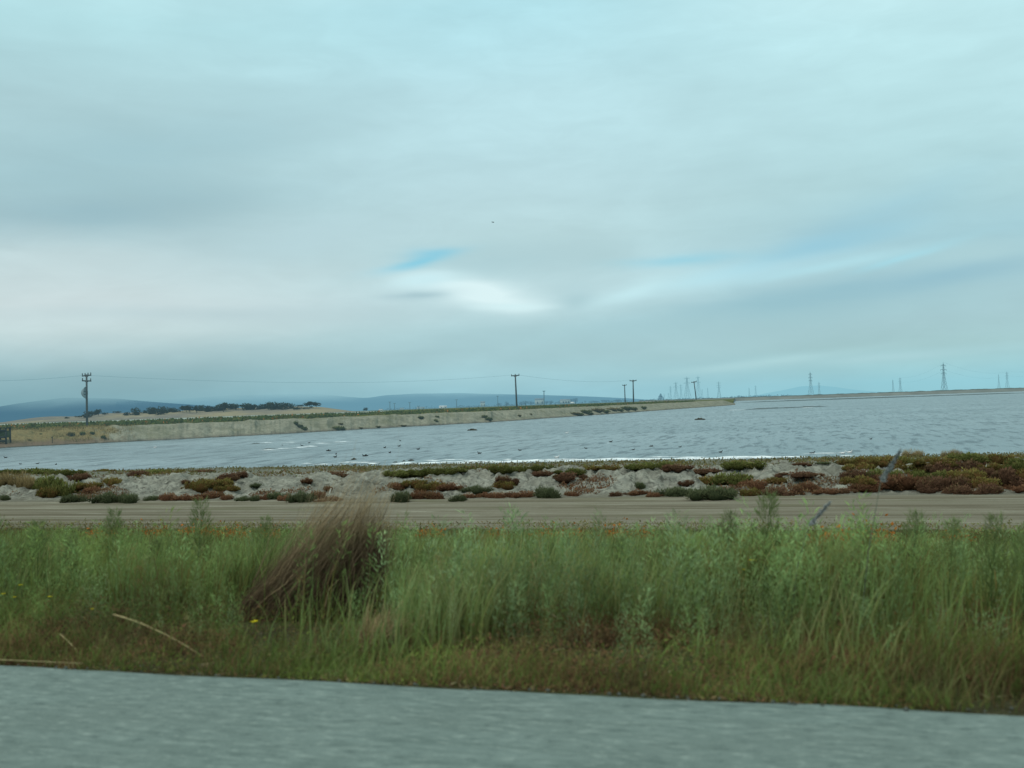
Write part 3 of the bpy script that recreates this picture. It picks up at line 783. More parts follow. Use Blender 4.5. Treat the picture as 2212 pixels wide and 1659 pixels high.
# upright green grass
n = 135000
x, y = scatter(n, 5.2, 22.3, powr=1.25)
den = fbm(x * .55, y * .55, 101)
keep = rng.uniform(0, 1, n) < sstep(.28, .55, den) * .9 + .12
keep &= y > 5.25 + 1.7 * sstep(.3, .7, fbm(x * .7, y * .35, 103)) + rng.uniform(-.3, .3, n); x, y = x[keep], y[keep]; n = len(x)
hmul = .3 + 1.2 * fbm(x * .8, y * .8, 105)
H = canopy(y) * hmul * rng.uniform(.55, 1.1, n) * (.25 + .75 * sstep(5.2, 7.2, y + .8 * (vnoise(x, y, 7) - .5) + .3))
tone = fbm(x * .45 + 9, y * .45, 111) + rng.uniform(-.28, .28, n)
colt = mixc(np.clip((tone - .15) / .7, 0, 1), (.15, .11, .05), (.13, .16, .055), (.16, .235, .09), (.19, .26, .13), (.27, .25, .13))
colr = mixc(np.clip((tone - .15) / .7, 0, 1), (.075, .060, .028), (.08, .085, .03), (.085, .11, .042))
P = np.stack([x, y, ground_z(x, y) - .02], -1)
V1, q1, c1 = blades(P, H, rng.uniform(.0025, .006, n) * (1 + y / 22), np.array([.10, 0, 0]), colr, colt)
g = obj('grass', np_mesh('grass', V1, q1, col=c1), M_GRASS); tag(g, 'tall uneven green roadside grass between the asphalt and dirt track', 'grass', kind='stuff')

n = 52000
x, y = scatter(n, 4.85, 8.0, 2.0, 1.4)
kp = rng.uniform(0, 1, n) < sstep(.36, .62, fbm(x * 1.1, y * 1.4, 151)) + .1; x, y = x[kp], y[kp]; n = len(x)
tone = fbm(x * .8, y * .8, 153) + rng.uniform(-.25, .25, n)
ct = mixc(np.clip((tone - .2) / .6, 0, 1), (.15, .085, .055), (.19, .12, .07), (.12, .13, .05), (.12, .185, .055), (.17, .20, .09))
V1, q1, c1 = blades(np.stack([x, y, ground_z(x, y) - .01], -1), rng.uniform(.06, .30, n) * (.4 + 1.3 * fbm(x * 1.5, y * 1.5, 157)) * sstep(4.7, 5.8, y + .3), rng.uniform(.002, .004, n), np.array([.15, 0, 0]), ct * .55, ct, 3, .8)
g = obj('short_grass', np_mesh('short_grass', V1, q1, col=c1), M_GRASS); tag(g, 'short brown and green grass sprouting through the roadside litter', 'grass', kind='stuff')

n = 460
x, y = scatter(n, 4.84, 7.6, 2.0, 1.3)
P = np.stack([x, y, ground_z(x, y) + rng.uniform(.01, .12, n) * sstep(4.8, 5.6, y)], -1)
a_ = rng.uniform(0, 6.28, n); D = unit(np.stack([np.cos(a_), np.sin(a_), rng.uniform(-.3, .7, n)], -1)); W = unit(np.cross(D, rand_dir(n)))
ct = mixc(rng.uniform(0, 1, n), (.13, .09, .065), (.30, .25, .16), (.42, .38, .27), (.20, .15, .12))
V1, q1, c1 = leaf_quads(P, D, W, rng.uniform(.05, .20, n), rng.uniform(.002, .004, n), ct * .7)
g = obj('stick_litter', np_mesh('stick_litter', V1, q1, col=c1), M_GRASS); tag(g, 'broken dry sticks and stalks littering the low roadside growth', 'litter', kind='stuff')
n = 450
V1, Q1 = [], []
for i in range(n):
    x_ = rng.uniform(-10, 7); y_ = ROADE + abs(rng.normal()) * .10 - .06; r_ = rng.uniform(.003, .011); z_ = (0.0 if y_ < ROADE - .03 else -.03) + r_ * .5
    b_ = len(V1); o_ = rng.uniform(.6, 1.3, (6, 3)) * r_
    for k_, dv in enumerate(((1, 0, 0), (-1, 0, 0), (0, 1, 0), (0, -1, 0), (0, 0, 1), (0, 0, -1))): V1.append((x_ + dv[0] * o_[k_, 0] * 1.4, y_ + dv[1] * o_[k_, 1] * 1.4, z_ + dv[2] * o_[k_, 2]))
    Q1 += [(b_ + i0, b_ + j0, b_ + k0) for i0, j0, k0 in ((0, 2, 4), (2, 1, 4), (1, 3, 4), (3, 0, 4), (2, 0, 5), (1, 2, 5), (3, 1, 5), (0, 3, 5))]
g = obj('gravel', np_mesh('gravel', V1, None, Q1), plain_mat('edge_gravel', (.11, .125, .11), (.07, .07, .055), 25)); tag(g, 'small loose stones along the asphalt edge', 'gravel', kind='stuff')

# feathery weeds: stem with many fine leaflets, fused into one mass
def feather_proto(seed, k=130, up=.75):
    r = np.random.default_rng(seed)
    f = r.uniform(.12, 1, k); a = r.uniform(0, 2 * math.pi, k)
    rad = .02 + .16 * (1 - f) + .03
    out_ = np.stack([np.cos(a), np.sin(a), 0 * a], -1)
    P = np.stack([.12 * f * f, 0 * f, f], -1) + out_ * (rad * r.uniform(0, 1, k))[:, None]
    D = unit(out_ * r.uniform(.3, 1, k)[:, None] + np.array([0, 0, up]) + r.normal(size=(k, 3)) * .25)
    W = unit(np.cross(D, rand_dir(k, r)))
    return P, D, W, .065 * r.uniform(.5, 1.4, k), .0038 * r.uniform(.7, 1.6, k), f
def weeds(n, y0, y1, seed, pal, hscale, name, label, dens=(.4, .62), hseed=121, powr=1.1, wmul=1.0):
    protos = [feather_proto(seed + i) for i in range(6)]
    x, y = scatter(n, y0, y1, powr=powr)
    keep = rng.uniform(0, 1, n) < sstep(dens[0], dens[1], fbm(x * .6 + 31, y * .6, hseed)) + .06
    x, y = x[keep], y[keep]; n = len(x)
    H = canopy(y) * (.25 + .75 * sstep(5.2, 7.2, y + .3)) * hscale * (.6 + .7 * fbm(x * .7, y * .7, 105)) * rng.uniform(.6, 1.15, n)
    z = ground_z(x, y) - .02; rz = rng.uniform(0, 6.28, n); wd = rng.uniform(.7, 1.3, n) * wmul
    tone = fbm(x * .5 + 4, y * .5, 131) + rng.uniform(-.2, .2, n)
    base_c = mixc(np.clip((tone - .2) / .6, 0, 1), *pal)
    VV, CC = [], []
    for i in range(6):
        s_ = np.arange(n) % 6 == i
        P, D, W, L, wid, f = protos[i]; k = len(P)
        cs, sn = np.cos(rz[s_]), np.sin(rz[s_])
        def rot(v, hs):
            return np.stack([(v[None, :, 0] * cs[:, None] - v[None, :, 1] * sn[:, None]) * hs, (v[None, :, 0] * sn[:, None] + v[None, :, 1] * cs[:, None]) * hs, v[None, :, 2] * np.ones_like(hs)], -1)
        w_ = (H[s_] * wd[s_])[:, None]
        base_ = np.stack([x[s_], y[s_], z[s_]], -1)[:, None, :]
        def place(v):
            r_ = rot(v, 1.0 + 0 * w_); r_[..., 0] *= w_; r_[..., 1] *= w_; r_[..., 2] *= H[s_][:, None]
            return r_ + base_
        quad = [P, P + D * (L * .45)[:, None] + W * wid[:, None], P + D * L[:, None], P + D * (L * .45)[:, None] - W * wid[:, None]]
        VV.append(np.stack([place(v) for v in quad], 2).reshape(-1, 3))
        cc = base_c[s_][:, None, :] * (.45 + .8 * f)[None, :, None] * rng.uniform(.8, 1.2, (s_.sum(), k))[..., None]
        CC.append(np.repeat(cc.reshape(-1, 3), 4, axis=0))
    V = np.concatenate(VV); C = np.concatenate(CC)
    o = obj(name, np_mesh(name, V, np.arange(len(V)).reshape(-1, 4), col=C), M_GRASS)
    tag(o, label, 'weeds', kind='stuff')
weeds(7000, 5.5, 21.5, 300, [(.11, .13, .045), (.13, .19, .075), (.165, .24, .12), (.20, .265, .165)], 1.0, 'feathery_weeds', 'feathery sage green weeds massed along the roadside verge')
weeds(3400, 5.3, 21.0, 400, [(.15, .095, .05), (.18, .13, .07), (.16, .17, .065), (.25, .20, .115)], .7, 'dry_weeds', 'dull brown and olive dying weeds mixed through the verge', dens=(.48, .66), hseed=177)

# low ground weeds next to the asphalt
def low_leaves(n, y0, y1, pal, seed, name, label, size, hgt, dens):
    x, y = scatter(n, y0, y1, 2.0)
    f = fbm(x * 1.3, y * 1.8, seed)
    keep = rng.uniform(0, 1, n) < sstep(dens[0], dens[1], f) + .05
    x, y = x[keep], y[keep]; n = len(x)
    P = np.stack([x, y, ground_z(x, y) + rng.uniform(0, 1, n) * hgt * (.3 + fbm(x * 2, y * 2, seed + 3)) * sstep(4.7, 5.7, y)], -1)
    D = rand_dir(n); D[:, 2] = np.abs(D[:, 2]) * .9 + .1; D = unit(D)
    W = unit(np.cross(D, rand_dir(n)))
    tone = fbm(x * .9 + 2, y * 1.1, seed + 5) + rng.uniform(-.25, .25, n)
    C = mixc(np.clip((tone - .2) / .6, 0, 1), *pal)
    L = size * rng.uniform(.5, 1.5, n)
    V, q, c = leaf_quads(P, D, W, L, L * rng.uniform(.05, .16, n), C)
    o = obj(name, np_mesh(name, V, q, col=c), M_GRASS); tag(o, label, 'ground cover', kind='stuff')
low_leaves(150000, 4.82, 8.6, [(.055, .034, .025), (.15, .075, .055), (.16, .095, .06), (.115, .145, .045), (.13, .17, .05)], 201, 'low_undergrowth', 'low brown and green ground weeds hugging the asphalt edge', .028, .17, (.25, .5))
low_leaves(30000, 4.8, 7.0, [(.08, .05, .03), (.15, .10, .065), (.21, .165, .105), (.10, .07, .045)], 231, 'dry_litter', 'brown dead leaf litter strewn at the asphalt edge', .03, .06, (.35, .6))
low_leaves(27000, 16, 24.3, [(.07, .065, .033), (.12, .12, .05), (.15, .10, .05), (.13, .15, .055)], 251, 'verge_undergrowth', 'low scrubby growth where the verge meets the dirt track', .07, .14, (.3, .5))
# thin seeding stems standing above the canopy
n = 1500
x, y = scatter(n, 6.3, 17, 2); keep = rng.uniform(0, 1, n) < sstep(.4, .65, fbm(x * .8, y * .5, 271)) + .1
x, y = x[keep], y[keep]; n = len(x)
P = np.stack([x, y, ground_z(x, y)], -1)
H = canopy(y) * rng.uniform(.9, 1.5, n)
ct = mixc(rng.uniform(0, 1, n), (.16, .15, .09), (.22, .20, .13), (.13, .17, .09))
V, q, c = blades(P, H, np.full(n, .0022) * (1 + y / 15), np.array([.12, 0, 0]), ct * .6, ct, 4, .25)
o = obj('seeding_grass', np_mesh('seeding_grass', V, q, col=c), M_GRASS); tag(o, 'thin pale seeding grass stems rising above the green verge', 'grass', kind='stuff')
# straw-coloured grass of the far left bank and shrub strip on the levee
n = 9000
az = rng.uniform(az_of(-300), az_of(300), n); f = rng.uniform(0.12, 1.9, n)
Rr = np.interp(az, A, R); Mm = np.interp(az, A, MUL); Sb = np.interp(az, A, SETB); Tz = np.interp(az, A, TOPZ)
kp = rng.uniform(0, 1, n) < sstep(a250 + .03, a250 - .02, az) * sstep(.3, .6, fbm(az * 200, f * 3, 281)) ; az, f, Rr, Mm, Sb, Tz = (v[kp] for v in (az, f, Rr, Mm, Sb, Tz)); n = len(az)
rad = Rr + f * Sb * Mm
hh = np.interp(f, [p_[0] for p_ in prof], [p_[1] for p_ in prof])
P = np.stack([(F0.x * np.cos(az) + R0.x * np.sin(az)) * rad, (F0.y * np.cos(az) + R0.y * np.sin(az)) * rad, -2.2 + hh * (Tz + 2.2) - .1], -1)
ct = mixc(rng.uniform(0, 1, n), (.24, .18, .08), (.30, .25, .13), (.17, .15, .07))
V, q, c = blades(P, rng.uniform(.25, .6, n), np.full(n, .05), np.array([.1, 0, 0]), ct * .7, ct, 2)
M_FARGRASS = leaf_mat('far_grass', var=0, haze=.07, trans=.2)
o = obj('golden_grass', np_mesh('golden_grass', V, q, col=c), M_FARGRASS); tag(o, 'golden dry grass on the sloping bank across the pond', 'grass', kind='stuff')
n = 26000
az = rng.uniform(az_of(-250), az_of(1500), n)
Rr = np.interp(az, A, R); Mm = np.interp(az, A, MUL); Sb = np.interp(az, A, SETB)
off = 3 + rng.uniform(0, 1, n) ** 1.6 * 120
rad = Rr + Sb * Mm + off + Sb * .35 * Mm * 0
kp = rng.uniform(0, 1, n) < sstep(.36, .5, fbm(az * 70, off * .06, 291)); az, rad, off = az[kp], rad[kp], off[kp]; n = len(az)
hgt_ = .35 + .75 * fbm(az * 130, off * .1, 295)
P = np.stack([(F0.x * np.cos(az) + R0.x * np.sin(az)) * rad, (F0.y * np.cos(az) + R0.y * np.sin(az)) * rad, .15 + rng.uniform(0, 1, n) * hgt_ * .7], -1)
D = rand_dir(n); D[:, 2] = np.abs(D[:, 2]); W = unit(np.cross(D, rand_dir(n)))
tone = fbm(az * 90, off * .05, 297) + rng.uniform(-.2, .2, n)
C = mixc(np.clip((tone - .2) / .6, 0, 1), (.05, .075, .03), (.075, .11, .04), (.095, .125, .05), (.13, .12, .05))
C[rng.uniform(0, 1, n) < .03] = (.34, .16, .05)
V, q, c = leaf_quads(P, D, W, rng.uniform(.3, .7, n), rng.uniform(.12, .3, n), C)
o = obj('levee_shrubbery', np_mesh('levee_shrubbery', V, q, col=c), M_FARGRASS); tag(o, 'continuous strip of low green scrub on top of the far levee', 'scrub', kind='stuff')

# ------------------------------------------------------------------ shrubs on the far bank
M_LBUSH = leaf_mat('levee_leaf', var=.2, haze=.08)
LB = {}
for kd in ('green', 'olive', 'straw'):
    LB[kd] = [mound_mesh('bank_shrub_' + kd, 500 + i, 260, .3, .09, {'green': GREEN, 'olive': OLIVE, 'straw': STRAW}[kd], 4, .6, core=(.03, .035, .018)) for i in range(2)]
    for me in LB[kd]: me.materials.append(M_LBUSH)
bank = [(87, 937, 9, 6, 'green'), (152, 936, 20, 10, 'olive'), (178, 934, 14, 10, 'green'), (198, 934, 14, 7, 'green'), (222, 942, 14, 8, 'green'), (60, 950, 16, 8, 'olive'), (638, 912, 14, 8, 'green'), (646, 918, 16, 8, 'green'), (655, 923, 18, 9, 'green'),
        (731, 923, 28, 10, 'green'), (735, 914, 14, 4, 'olive'), (778, 924, 10, 4, 'olive'), (815, 921, 14, 5, 'olive'), (868, 919, 16, 4, 'olive'), (940, 907, 13, 8, 'green'), (908, 900, 14, 6, 'green'), (943, 899, 12, 5, 'green'), (1046, 898, 12, 8, 'green'), (1055, 903, 16, 8, 'green'),
        (1122, 896, 7, 5, 'olive'), (1146, 894, 7, 5, 'olive'), (1240, 892, 18, 6, 'olive'), (1250, 893, 22, 7, 'green'), (1262, 887, 24, 8, 'green'), (1272, 892, 18, 7, 'green'), (1288, 884, 26, 9, 'straw'), (1305, 887, 24, 7, 'green'), (1322, 882, 24, 8, 'straw'), (1335, 884, 22, 7, 'green'),
        (1350, 880, 24, 9, 'green'), (1366, 881, 20, 8, 'green'), (1388, 879, 16, 6, 'green')]
for i, (px, py, w_, h_, kd) in enumerate(sorted(bank)):
    a_ = azel(px, py)[0]
    r0 = float(np.interp(a_, A, R)); mul = float(np.interp(a_, A, MUL)); sb = float(np.interp(a_, A, SETB)); tz = float(np.interp(a_, A, TOPZ))
    best = None
    for s_ in np.linspace(0.05, 1.25, 60):
        rad = r0 + s_ * sb * mul; z = -2.2 + float(np.interp(s_, [p_[0] for p_ in prof], [p_[1] for p_ in prof])) * (tz + 2.2)
        v = dirp(a_) * rad; q = Vector((v.x, v.y, z)); dd = q - C0; yy_ = CY - F * dd.dot(UP) / dd.dot(FWD)
        if best is None or abs(yy_ - (py + h_ / 2)) < best[0]: best = (abs(yy_ - (py + h_ / 2)), q, dd.dot(FWD))
    _, q, dep = best
    o = obj('bank_shrub', LB[kd][i % 2], M_LBUSH); o.location = (q.x, q.y, q.z - .05); s_ = dep / F
    o.scale = (w_ * s_ / 1.7, w_ * s_ / 2, h_ * s_ * 1.2); o.rotation_euler = (0, 0, rr.uniform(-.4, .4))
    tag(o, f"{CNAME[kd]} shrub on the pale bank across the pond, {ordn(i)} from the left", 'shrub', 'shrubs dotting the far bank')

# ------------------------------------------------------------------ trees
M_BARK = plain_mat('bark', (.07, .065, .055), (.05, .045, .04), 2, haze=.1)
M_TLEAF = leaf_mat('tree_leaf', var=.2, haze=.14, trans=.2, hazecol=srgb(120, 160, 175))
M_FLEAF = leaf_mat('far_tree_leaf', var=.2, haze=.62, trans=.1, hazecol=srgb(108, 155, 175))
def crown_mesh(seed, n=520, conic=False):
    r = np.random.default_rng(seed); L = 7
    if conic:
        z = r.uniform(0, 1, n) ** 1.3; a = r.uniform(0, 6.28, n); rad = (1 - z) * .42 * r.uniform(.5, 1.05, n)
        P = np.stack([np.cos(a) * rad, np.sin(a) * rad, .08 + z * .92], -1); d = unit(P * np.array([1, 1, .2]))
    else:
        lc = np.stack([r.uniform(-.32, .32, L), r.uniform(-.3, .3, L), r.uniform(.35, .78, L)], -1); lr = r.uniform(.17, .29, L)
        k = r.integers(0, L, n); d = rand_dir(n, r); P = lc[k] + d * (lr[k] * r.uniform(.55, 1.05, n))[:, None]
    P[:, 2] = np.maximum(P[:, 2], .08)
    D = unit(d + r.normal(size=(n, 3)) * .6); W = unit(np.cross(D, rand_dir(n, r)))
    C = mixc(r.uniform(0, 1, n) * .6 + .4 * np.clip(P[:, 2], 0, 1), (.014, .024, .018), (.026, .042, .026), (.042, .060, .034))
    V, q, c = leaf_quads(P, D, W, r.uniform(.07, .17, n), r.uniform(.03, .07, n), C)
    return np_mesh('crown', V, q, col=c)
def trunk_mesh():
    mb = MB(); mb.tube([(0, 0, -.05), (.01, 0, .25), (0, .01, .55), (.02, 0, .75)], [.045, .035, .025, .012], 6)
    for a in (0.4, 2.2, 4.3): mb.tube([(0, 0, .3), (.12 * math.cos(a), .12 * math.sin(a), .45), (.22 * math.cos(a), .22 * math.sin(a), .6)], [.022, .016, .008], 5)
    return np_mesh('trunk', np.concatenate(mb.v), mb.q, mb.t)
CR = [crown_mesh(600 + i) for i in range(5)]; CONE = crown_mesh(620, 420, True)
FCR = [crown_mesh(640 + i, 300) for i in range(3)]; FCONE = crown_mesh(650, 300, True)
for me in CR + [CONE]: me.materials.append(M_TLEAF)
for me in FCR + [FCONE]: me.materials.append(M_FLEAF)
TR = trunk_mesh(); TR.materials.append(M_BARK)
def tree(px, base_py, w_, h_, depth, crown, label, group, zmin=None):
    q = at_d(px, base_py, depth); k = depth / F
    root = empty('tree', q); root.rotation_euler = (0, 0, rr.uniform(0, 6.28))
    c = obj('crown', crown, None, root); tk = obj('trunk', TR, None, root)
    c.scale = (w_ * k / .95, w_ * k / .95, h_ * k / 1.02); tk.scale = (h_ * k, h_ * k, h_ * k)
    tag(root, label, 'tree', group)
Z1 = lambda x, y: (x * .25, 764.5 + y * .25); Z2 = lambda x, y: (509.7 + x * .25, 764.5 + y * .25)
T = [('small dark tree behind the tall utility pole', [Z1(580, 562) + (10, 7), Z1(680, 548) + (14, 5), Z1(730, 540) + (22, 7), Z1(770, 525) + (17, 11), Z1(820, 520) + (14, 9), Z1(852, 508) + (15, 12), Z1(905, 517) + (12, 4), Z1(1010, 505) + (14, 4)]),
     ('dark round tree low on the golden slope', [Z1(1075, 545) + (12, 11), Z1(1108, 542) + (13, 14), Z1(1178, 515) + (18, 18), Z1(1158, 545) + (12, 12), Z1(1248, 515) + (15, 10)]),
     ('dark tree in the dense middle clump on the golden slope', [Z1(1305, 508) + (16, 17), Z1(1342, 505) + (16, 18), Z1(1330, 520) + (14, 12), Z1(1395, 512) + (19, 20), Z1(1435, 520) + (20, 19), Z1(1420, 535) + (18, 14), Z1(1485, 495) + (13, 11), Z1(1530, 508) + (14, 12), Z1(1580, 478) + (18, 12), Z1(1610, 477) + (14, 11), Z1(1640, 474) + (14, 14), Z1(1570, 535) + (26, 5)]),
     ('dark tree in the long row along the hill ridge', [Z1(1700, 482) + (13, 13), Z1(1740, 476) + (13, 12), Z1(1765, 495) + (18, 13), Z1(1805, 488) + (21, 17), Z1(1850, 492) + (23, 17), Z1(1900, 482) + (20, 16), Z1(1930, 462) + (20, 17), Z1(1990, 466) + (22, 15), Z1(2038, 463) + (16, 11), Z1(2110, 455) + (12, 7), Z1(2155, 465) + (22, 15), Z2(60, 450) + (18, 5), Z2(120, 465) + (22, 12), Z2(160, 455) + (16, 9)]),
     ('dark tree in the broad grove on the hill', [Z2(210, 475) + (18, 14), Z2(245, 480) + (20, 13), Z2(290, 455) + (17, 18), Z2(330, 475) + (24, 20), Z2(380, 468) + (22, 17), Z2(420, 452) + (17, 10), Z2(465, 480) + (17, 18), Z2(478, 500) + (10, 16), Z2(530, 482) + (17, 10), Z2(555, 450) + (14, 4), Z2(600, 484) + (20, 8), Z2(640, 482) + (15, 11)]),
     ('dark tree in the small crest group where the hill drops', [Z2(615, 442) + (14, 7), Z2(655, 437) + (16, 11), Z2(695, 438) + (15, 10)])]
for lab, L in T:
    L.sort()
    for i, (px, cy, w_, h_) in enumerate(L):
        ridge_dep = 985 - rr.uniform(0, 30)
        tree(px, cy + h_ * .5, w_ * 1.12, h_ * 1.2, ridge_dep, CR[rr.integers(5)], f"{lab}, {ordn(i)} from left", 'dark trees on the golden hill')
tree(789.5, 888.5, 8, 8, 1300, CR[0], 'lone small dark tree just past the end of the golden hill', 'distant lone trees')
tree(1427.5, 864, 16, 13, 1900, FCONE, 'hazy grey pointed tree on the skyline left of the pylon cluster', 'distant lone trees')
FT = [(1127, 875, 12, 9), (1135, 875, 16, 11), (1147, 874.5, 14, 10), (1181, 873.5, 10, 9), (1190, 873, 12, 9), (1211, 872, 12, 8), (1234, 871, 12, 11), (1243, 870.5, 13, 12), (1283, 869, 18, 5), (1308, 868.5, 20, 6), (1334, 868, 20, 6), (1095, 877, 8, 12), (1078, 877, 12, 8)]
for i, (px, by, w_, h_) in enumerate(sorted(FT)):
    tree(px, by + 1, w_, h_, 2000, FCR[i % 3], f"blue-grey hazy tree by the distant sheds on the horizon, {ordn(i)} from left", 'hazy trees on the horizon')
n = 3200
pxs_ = rng.uniform(800, 1720, n); kp = fbm(pxs_ * .035, 0 * pxs_, 301) + rng.uniform(-.15, .15, n) > .45; pxs_ = pxs_[kp]; n = len(pxs_)
Pq = np.array([tuple(at_d(px, hor(px), 2600 + 200 * rng.uniform())) for px in pxs_]); hh = 5.5 * fbm(pxs_ * .06, 0 * pxs_, 303) + 1.5
Pq[:, 2] = rng.uniform(0, 1, n) * hh
D = rand_dir(n); W = unit(np.cross(D, rand_dir(n))); C = mixc(rng.uniform(0, 1, n), (.02, .03, .02), (.04, .055, .035))
V, q, c = leaf_quads(Pq, D, W, rng.uniform(2, 4, n), rng.uniform(.8, 1.6, n), C)
o = obj('distant_treeline', np_mesh('distant_treeline', V, q, col=c), M_FLEAF); tag(o, 'faint blue line of far trees under the mountains', 'treeline', kind='stuff')

# ------------------------------------------------------------------ utility poles
M_POLE = plain_mat('weathered_wood', (.050, .055, .055), (.075, .078, .074), 4, haze=.10)
M_INS = plain_mat('insulator', (.09, .10, .10), None, 4, haze=.1)
M_DISH = plain_mat('dish_metal', (.20, .24, .25), (.16, .19, .20), 3, haze=.2)
M_POLEF = plain_mat('weathered_wood_hazy', (.05, .055, .055), None, 4, haze=.42, hazecol=srgb(125, 175, 190))
def pole(name, tx, ty, bx, by, depth, arms, label, group, mat, rad, armpx, yaw, dish=False):
    b = at_d(bx, by, depth); tp = at_d(tx, ty, depth); h = tp.z - b.z
    root = empty(name, (b.x, b.y, b.z - .3))
    lean = Vector((tp.x - b.x, tp.y - b.y, 0))
    ax = Vector((math.cos(yaw), math.sin(yaw), 0))
    mb = MB(); mb.tube([(0, 0, 0), lean * .5 + Z * (h * .5 + .3), lean + Z * (h + .35)], [rad * 1.15, rad, rad * .8], 8); mb.build('pole_shaft', mat, root)
    half = armpx * depth / F / 2 / max(.35, abs(ax.dot(R0)))
    for f, nins, tilt in arms:
        c = lean * f + Z * (h * f + .3)
        mb = MB(); mb.tube([c - ax * half - Z * tilt, c + ax * half + Z * tilt], rad * .62, 4)
        mb.tube([c - ax * half * .5, c - Z * half * .45], rad * .25, 4); mb.tube([c + ax * half * .5, c - Z * half * .45], rad * .25, 4)
        cr = mb.build('crossarm', mat, root)
        for k in range(nins):
            f2 = -1 + 2 * (k + .08 * (1 if k == 0 else (-1 if k == nins - 1 else 0))) / (nins - 1)
            e = c + ax * half * f2 * .96 + Z * tilt * f2
            mb = MB(); mb.tube([e, e + Z * .28, e + Z * .45], [rad * .35, rad * .5, rad * .3], 6); mb.build('insulator', M_INS if mat is M_POLE else mat, cr)
    if dish:
        mb = MB(); c = lean * .66 + Z * (h * .66 + .3)
        side = -R0; hz = 52.5 * .25 * depth / F; wx = 9.5 * depth / F
        V = []; nr, na = 5, 14
        for i in range(nr + 1):
            t_ = i / nr
            for k in range(na):
                a = 2 * math.pi * k / na
                p = c + side * (rad + wx * (1 - t_ * t_)) + Z * (hz * t_ * math.cos(a)) + F0 * (hz * .9 * t_ * math.sin(a)); V.append(tuple(p))
        q = [(i * na + k, i * na + (k + 1) % na, (i + 1) * na + (k + 1) % na, (i + 1) * na + k) for i in range(nr) for k in range(na)]
        mb.add(np.array(V), q)
        dsh = mb.build('dish', M_DISH, root, True)
        mb = MB(); mb.tube([c - Z * .25, c - Z * .25 + side * (rad + .3)], .06, 5); mb.tube([c + Z * .25, c + Z * .25 + side * (rad + .3)], .06, 5); mb.build('bracket', mat, dsh)
    tag(root, label, 'utility pole', group)
    return b, h, lean, ax, half
PG = 'wooden utility poles across the pond'
pole('utility_pole', 187, 809.5, 188, 924, 163, [(.985, 4, .05), (.885, 3, -.05)], 'tall dark wooden utility pole with two crossarms and a pale dish, left of the trees', PG, M_POLE, .17, 20, TH, True)
pole('utility_pole', 1113, 809.5, 1116.5, 881, 271, [(.975, 3, .05)], 'tall dark single-arm utility pole standing alone mid-levee', PG, M_POLE, .22, 18, TH)
pole('utility_pole', 1349, 831, 1350.5, 868, 540, [(.97, 3, .06)], 'shorter utility pole just left of the taller one in the close pair', PG, M_POLE, .26, 9.5, TH)
pole('utility_pole', 1367.5, 821, 1368.5, 868.5, 415, [(.97, 3, 0)], 'taller utility pole on the right in the close pair', PG, M_POLE, .26, 15, TH)
pole('utility_pole', 1499, 824, 1504, 862, 520, [(.97, 3, .25)], 'slanting utility pole in front of the hazy pylon cluster', PG, M_POLE, .27, 12, TH)
for k_, (tx, ty, by, dep, lb) in enumerate([(1175, 844, 873, 700, 'faint small utility pole between the distant sheds'), (1075, 855, 876, 1000, 'faint small utility pole left of the tall mid-levee pole'), (842, 868, 885, 900, 'tiny hazy utility pole past the hill end, left of its neighbour'), (852, 871, 885, 950, 'tiny hazy utility pole past the hill end, right of its neighbour'),
                                     (885, 869, 884, 950, 'tiny utility pole alone on the plain before the mountains'), (986, 863, 880, 900, 'small utility pole on the plain right of the white shed'), (904, 877, 884, 900, 'stubby dark post on the plain left of the white shed')]):
    pole('utility_pole', tx, ty, tx + .5, by, dep, [(.96, 2, 0)], lb, PG, M_POLEF, .34, 5.5, TH)

# overhead wires
def wire(p0, p1, sag, label, rad=.03):
    mb = MB(); pts = []
    for i in range(17):
        f = i / 16; v = p0.lerp(p1, f); v.z -= sag * 4 * f * (1 - f); pts.append(v)
    mb.tube(pts, rad, 4); o = mb.build('overhead_wire', M_WIRE); tag(o, label, 'power line', 'overhead wires between the poles')
M_WIRE = plain_mat('wire', (.03, .035, .035), None, 4, haze=.55)
wire(at_d(191, 811, 163), at_d(1105, 810, 271), 1.6, 'thin sagging wire strung from the tall dish pole to the mid-levee pole', .02)
wire(at_d(-420, 806, 128), at_d(181, 811, 163), 1.0, 'thin wire running from the dish pole out of frame left', .02)
wire(at_d(1120, 810, 271), at_d(1361, 821, 415), 1.2, 'thin wire from the mid-levee pole to the close pair of poles', .026)

# ------------------------------------------------------------------ pylons
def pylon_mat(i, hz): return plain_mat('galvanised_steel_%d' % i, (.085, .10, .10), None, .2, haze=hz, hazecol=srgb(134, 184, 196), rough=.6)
PM = [pylon_mat(0, .48), pylon_mat(1, .66), pylon_mat(2, .80)]  # same steel, with three amounts of painted haze glow
def lattice(mb, zs, ws, r):
    for j in range(len(zs) - 1):
        z0, z1, w0, w1 = zs[j], zs[j + 1], ws[j], ws[j + 1]
        cor0 = [(-w0, -w0), (w0, -w0), (w0, w0), (-w0, w0)]; cor1 = [(-w1, -w1), (w1, -w1), (w1, w1), (-w1, w1)]
        for k in range(4):
            k2 = (k + 1) % 4
            mb.tube([(*cor0[k], z0), (*cor1[k], z1)], r, 4)
            mb.tube([(*cor0[k], z0), (*cor1[k2], z1)], r * .6, 3); mb.tube([(*cor0[k2], z0), (*cor1[k], z1)], r * .6, 3)
            mb.tube([(*cor1[k], z1), (*cor1[k2], z1)], r * .6, 3)
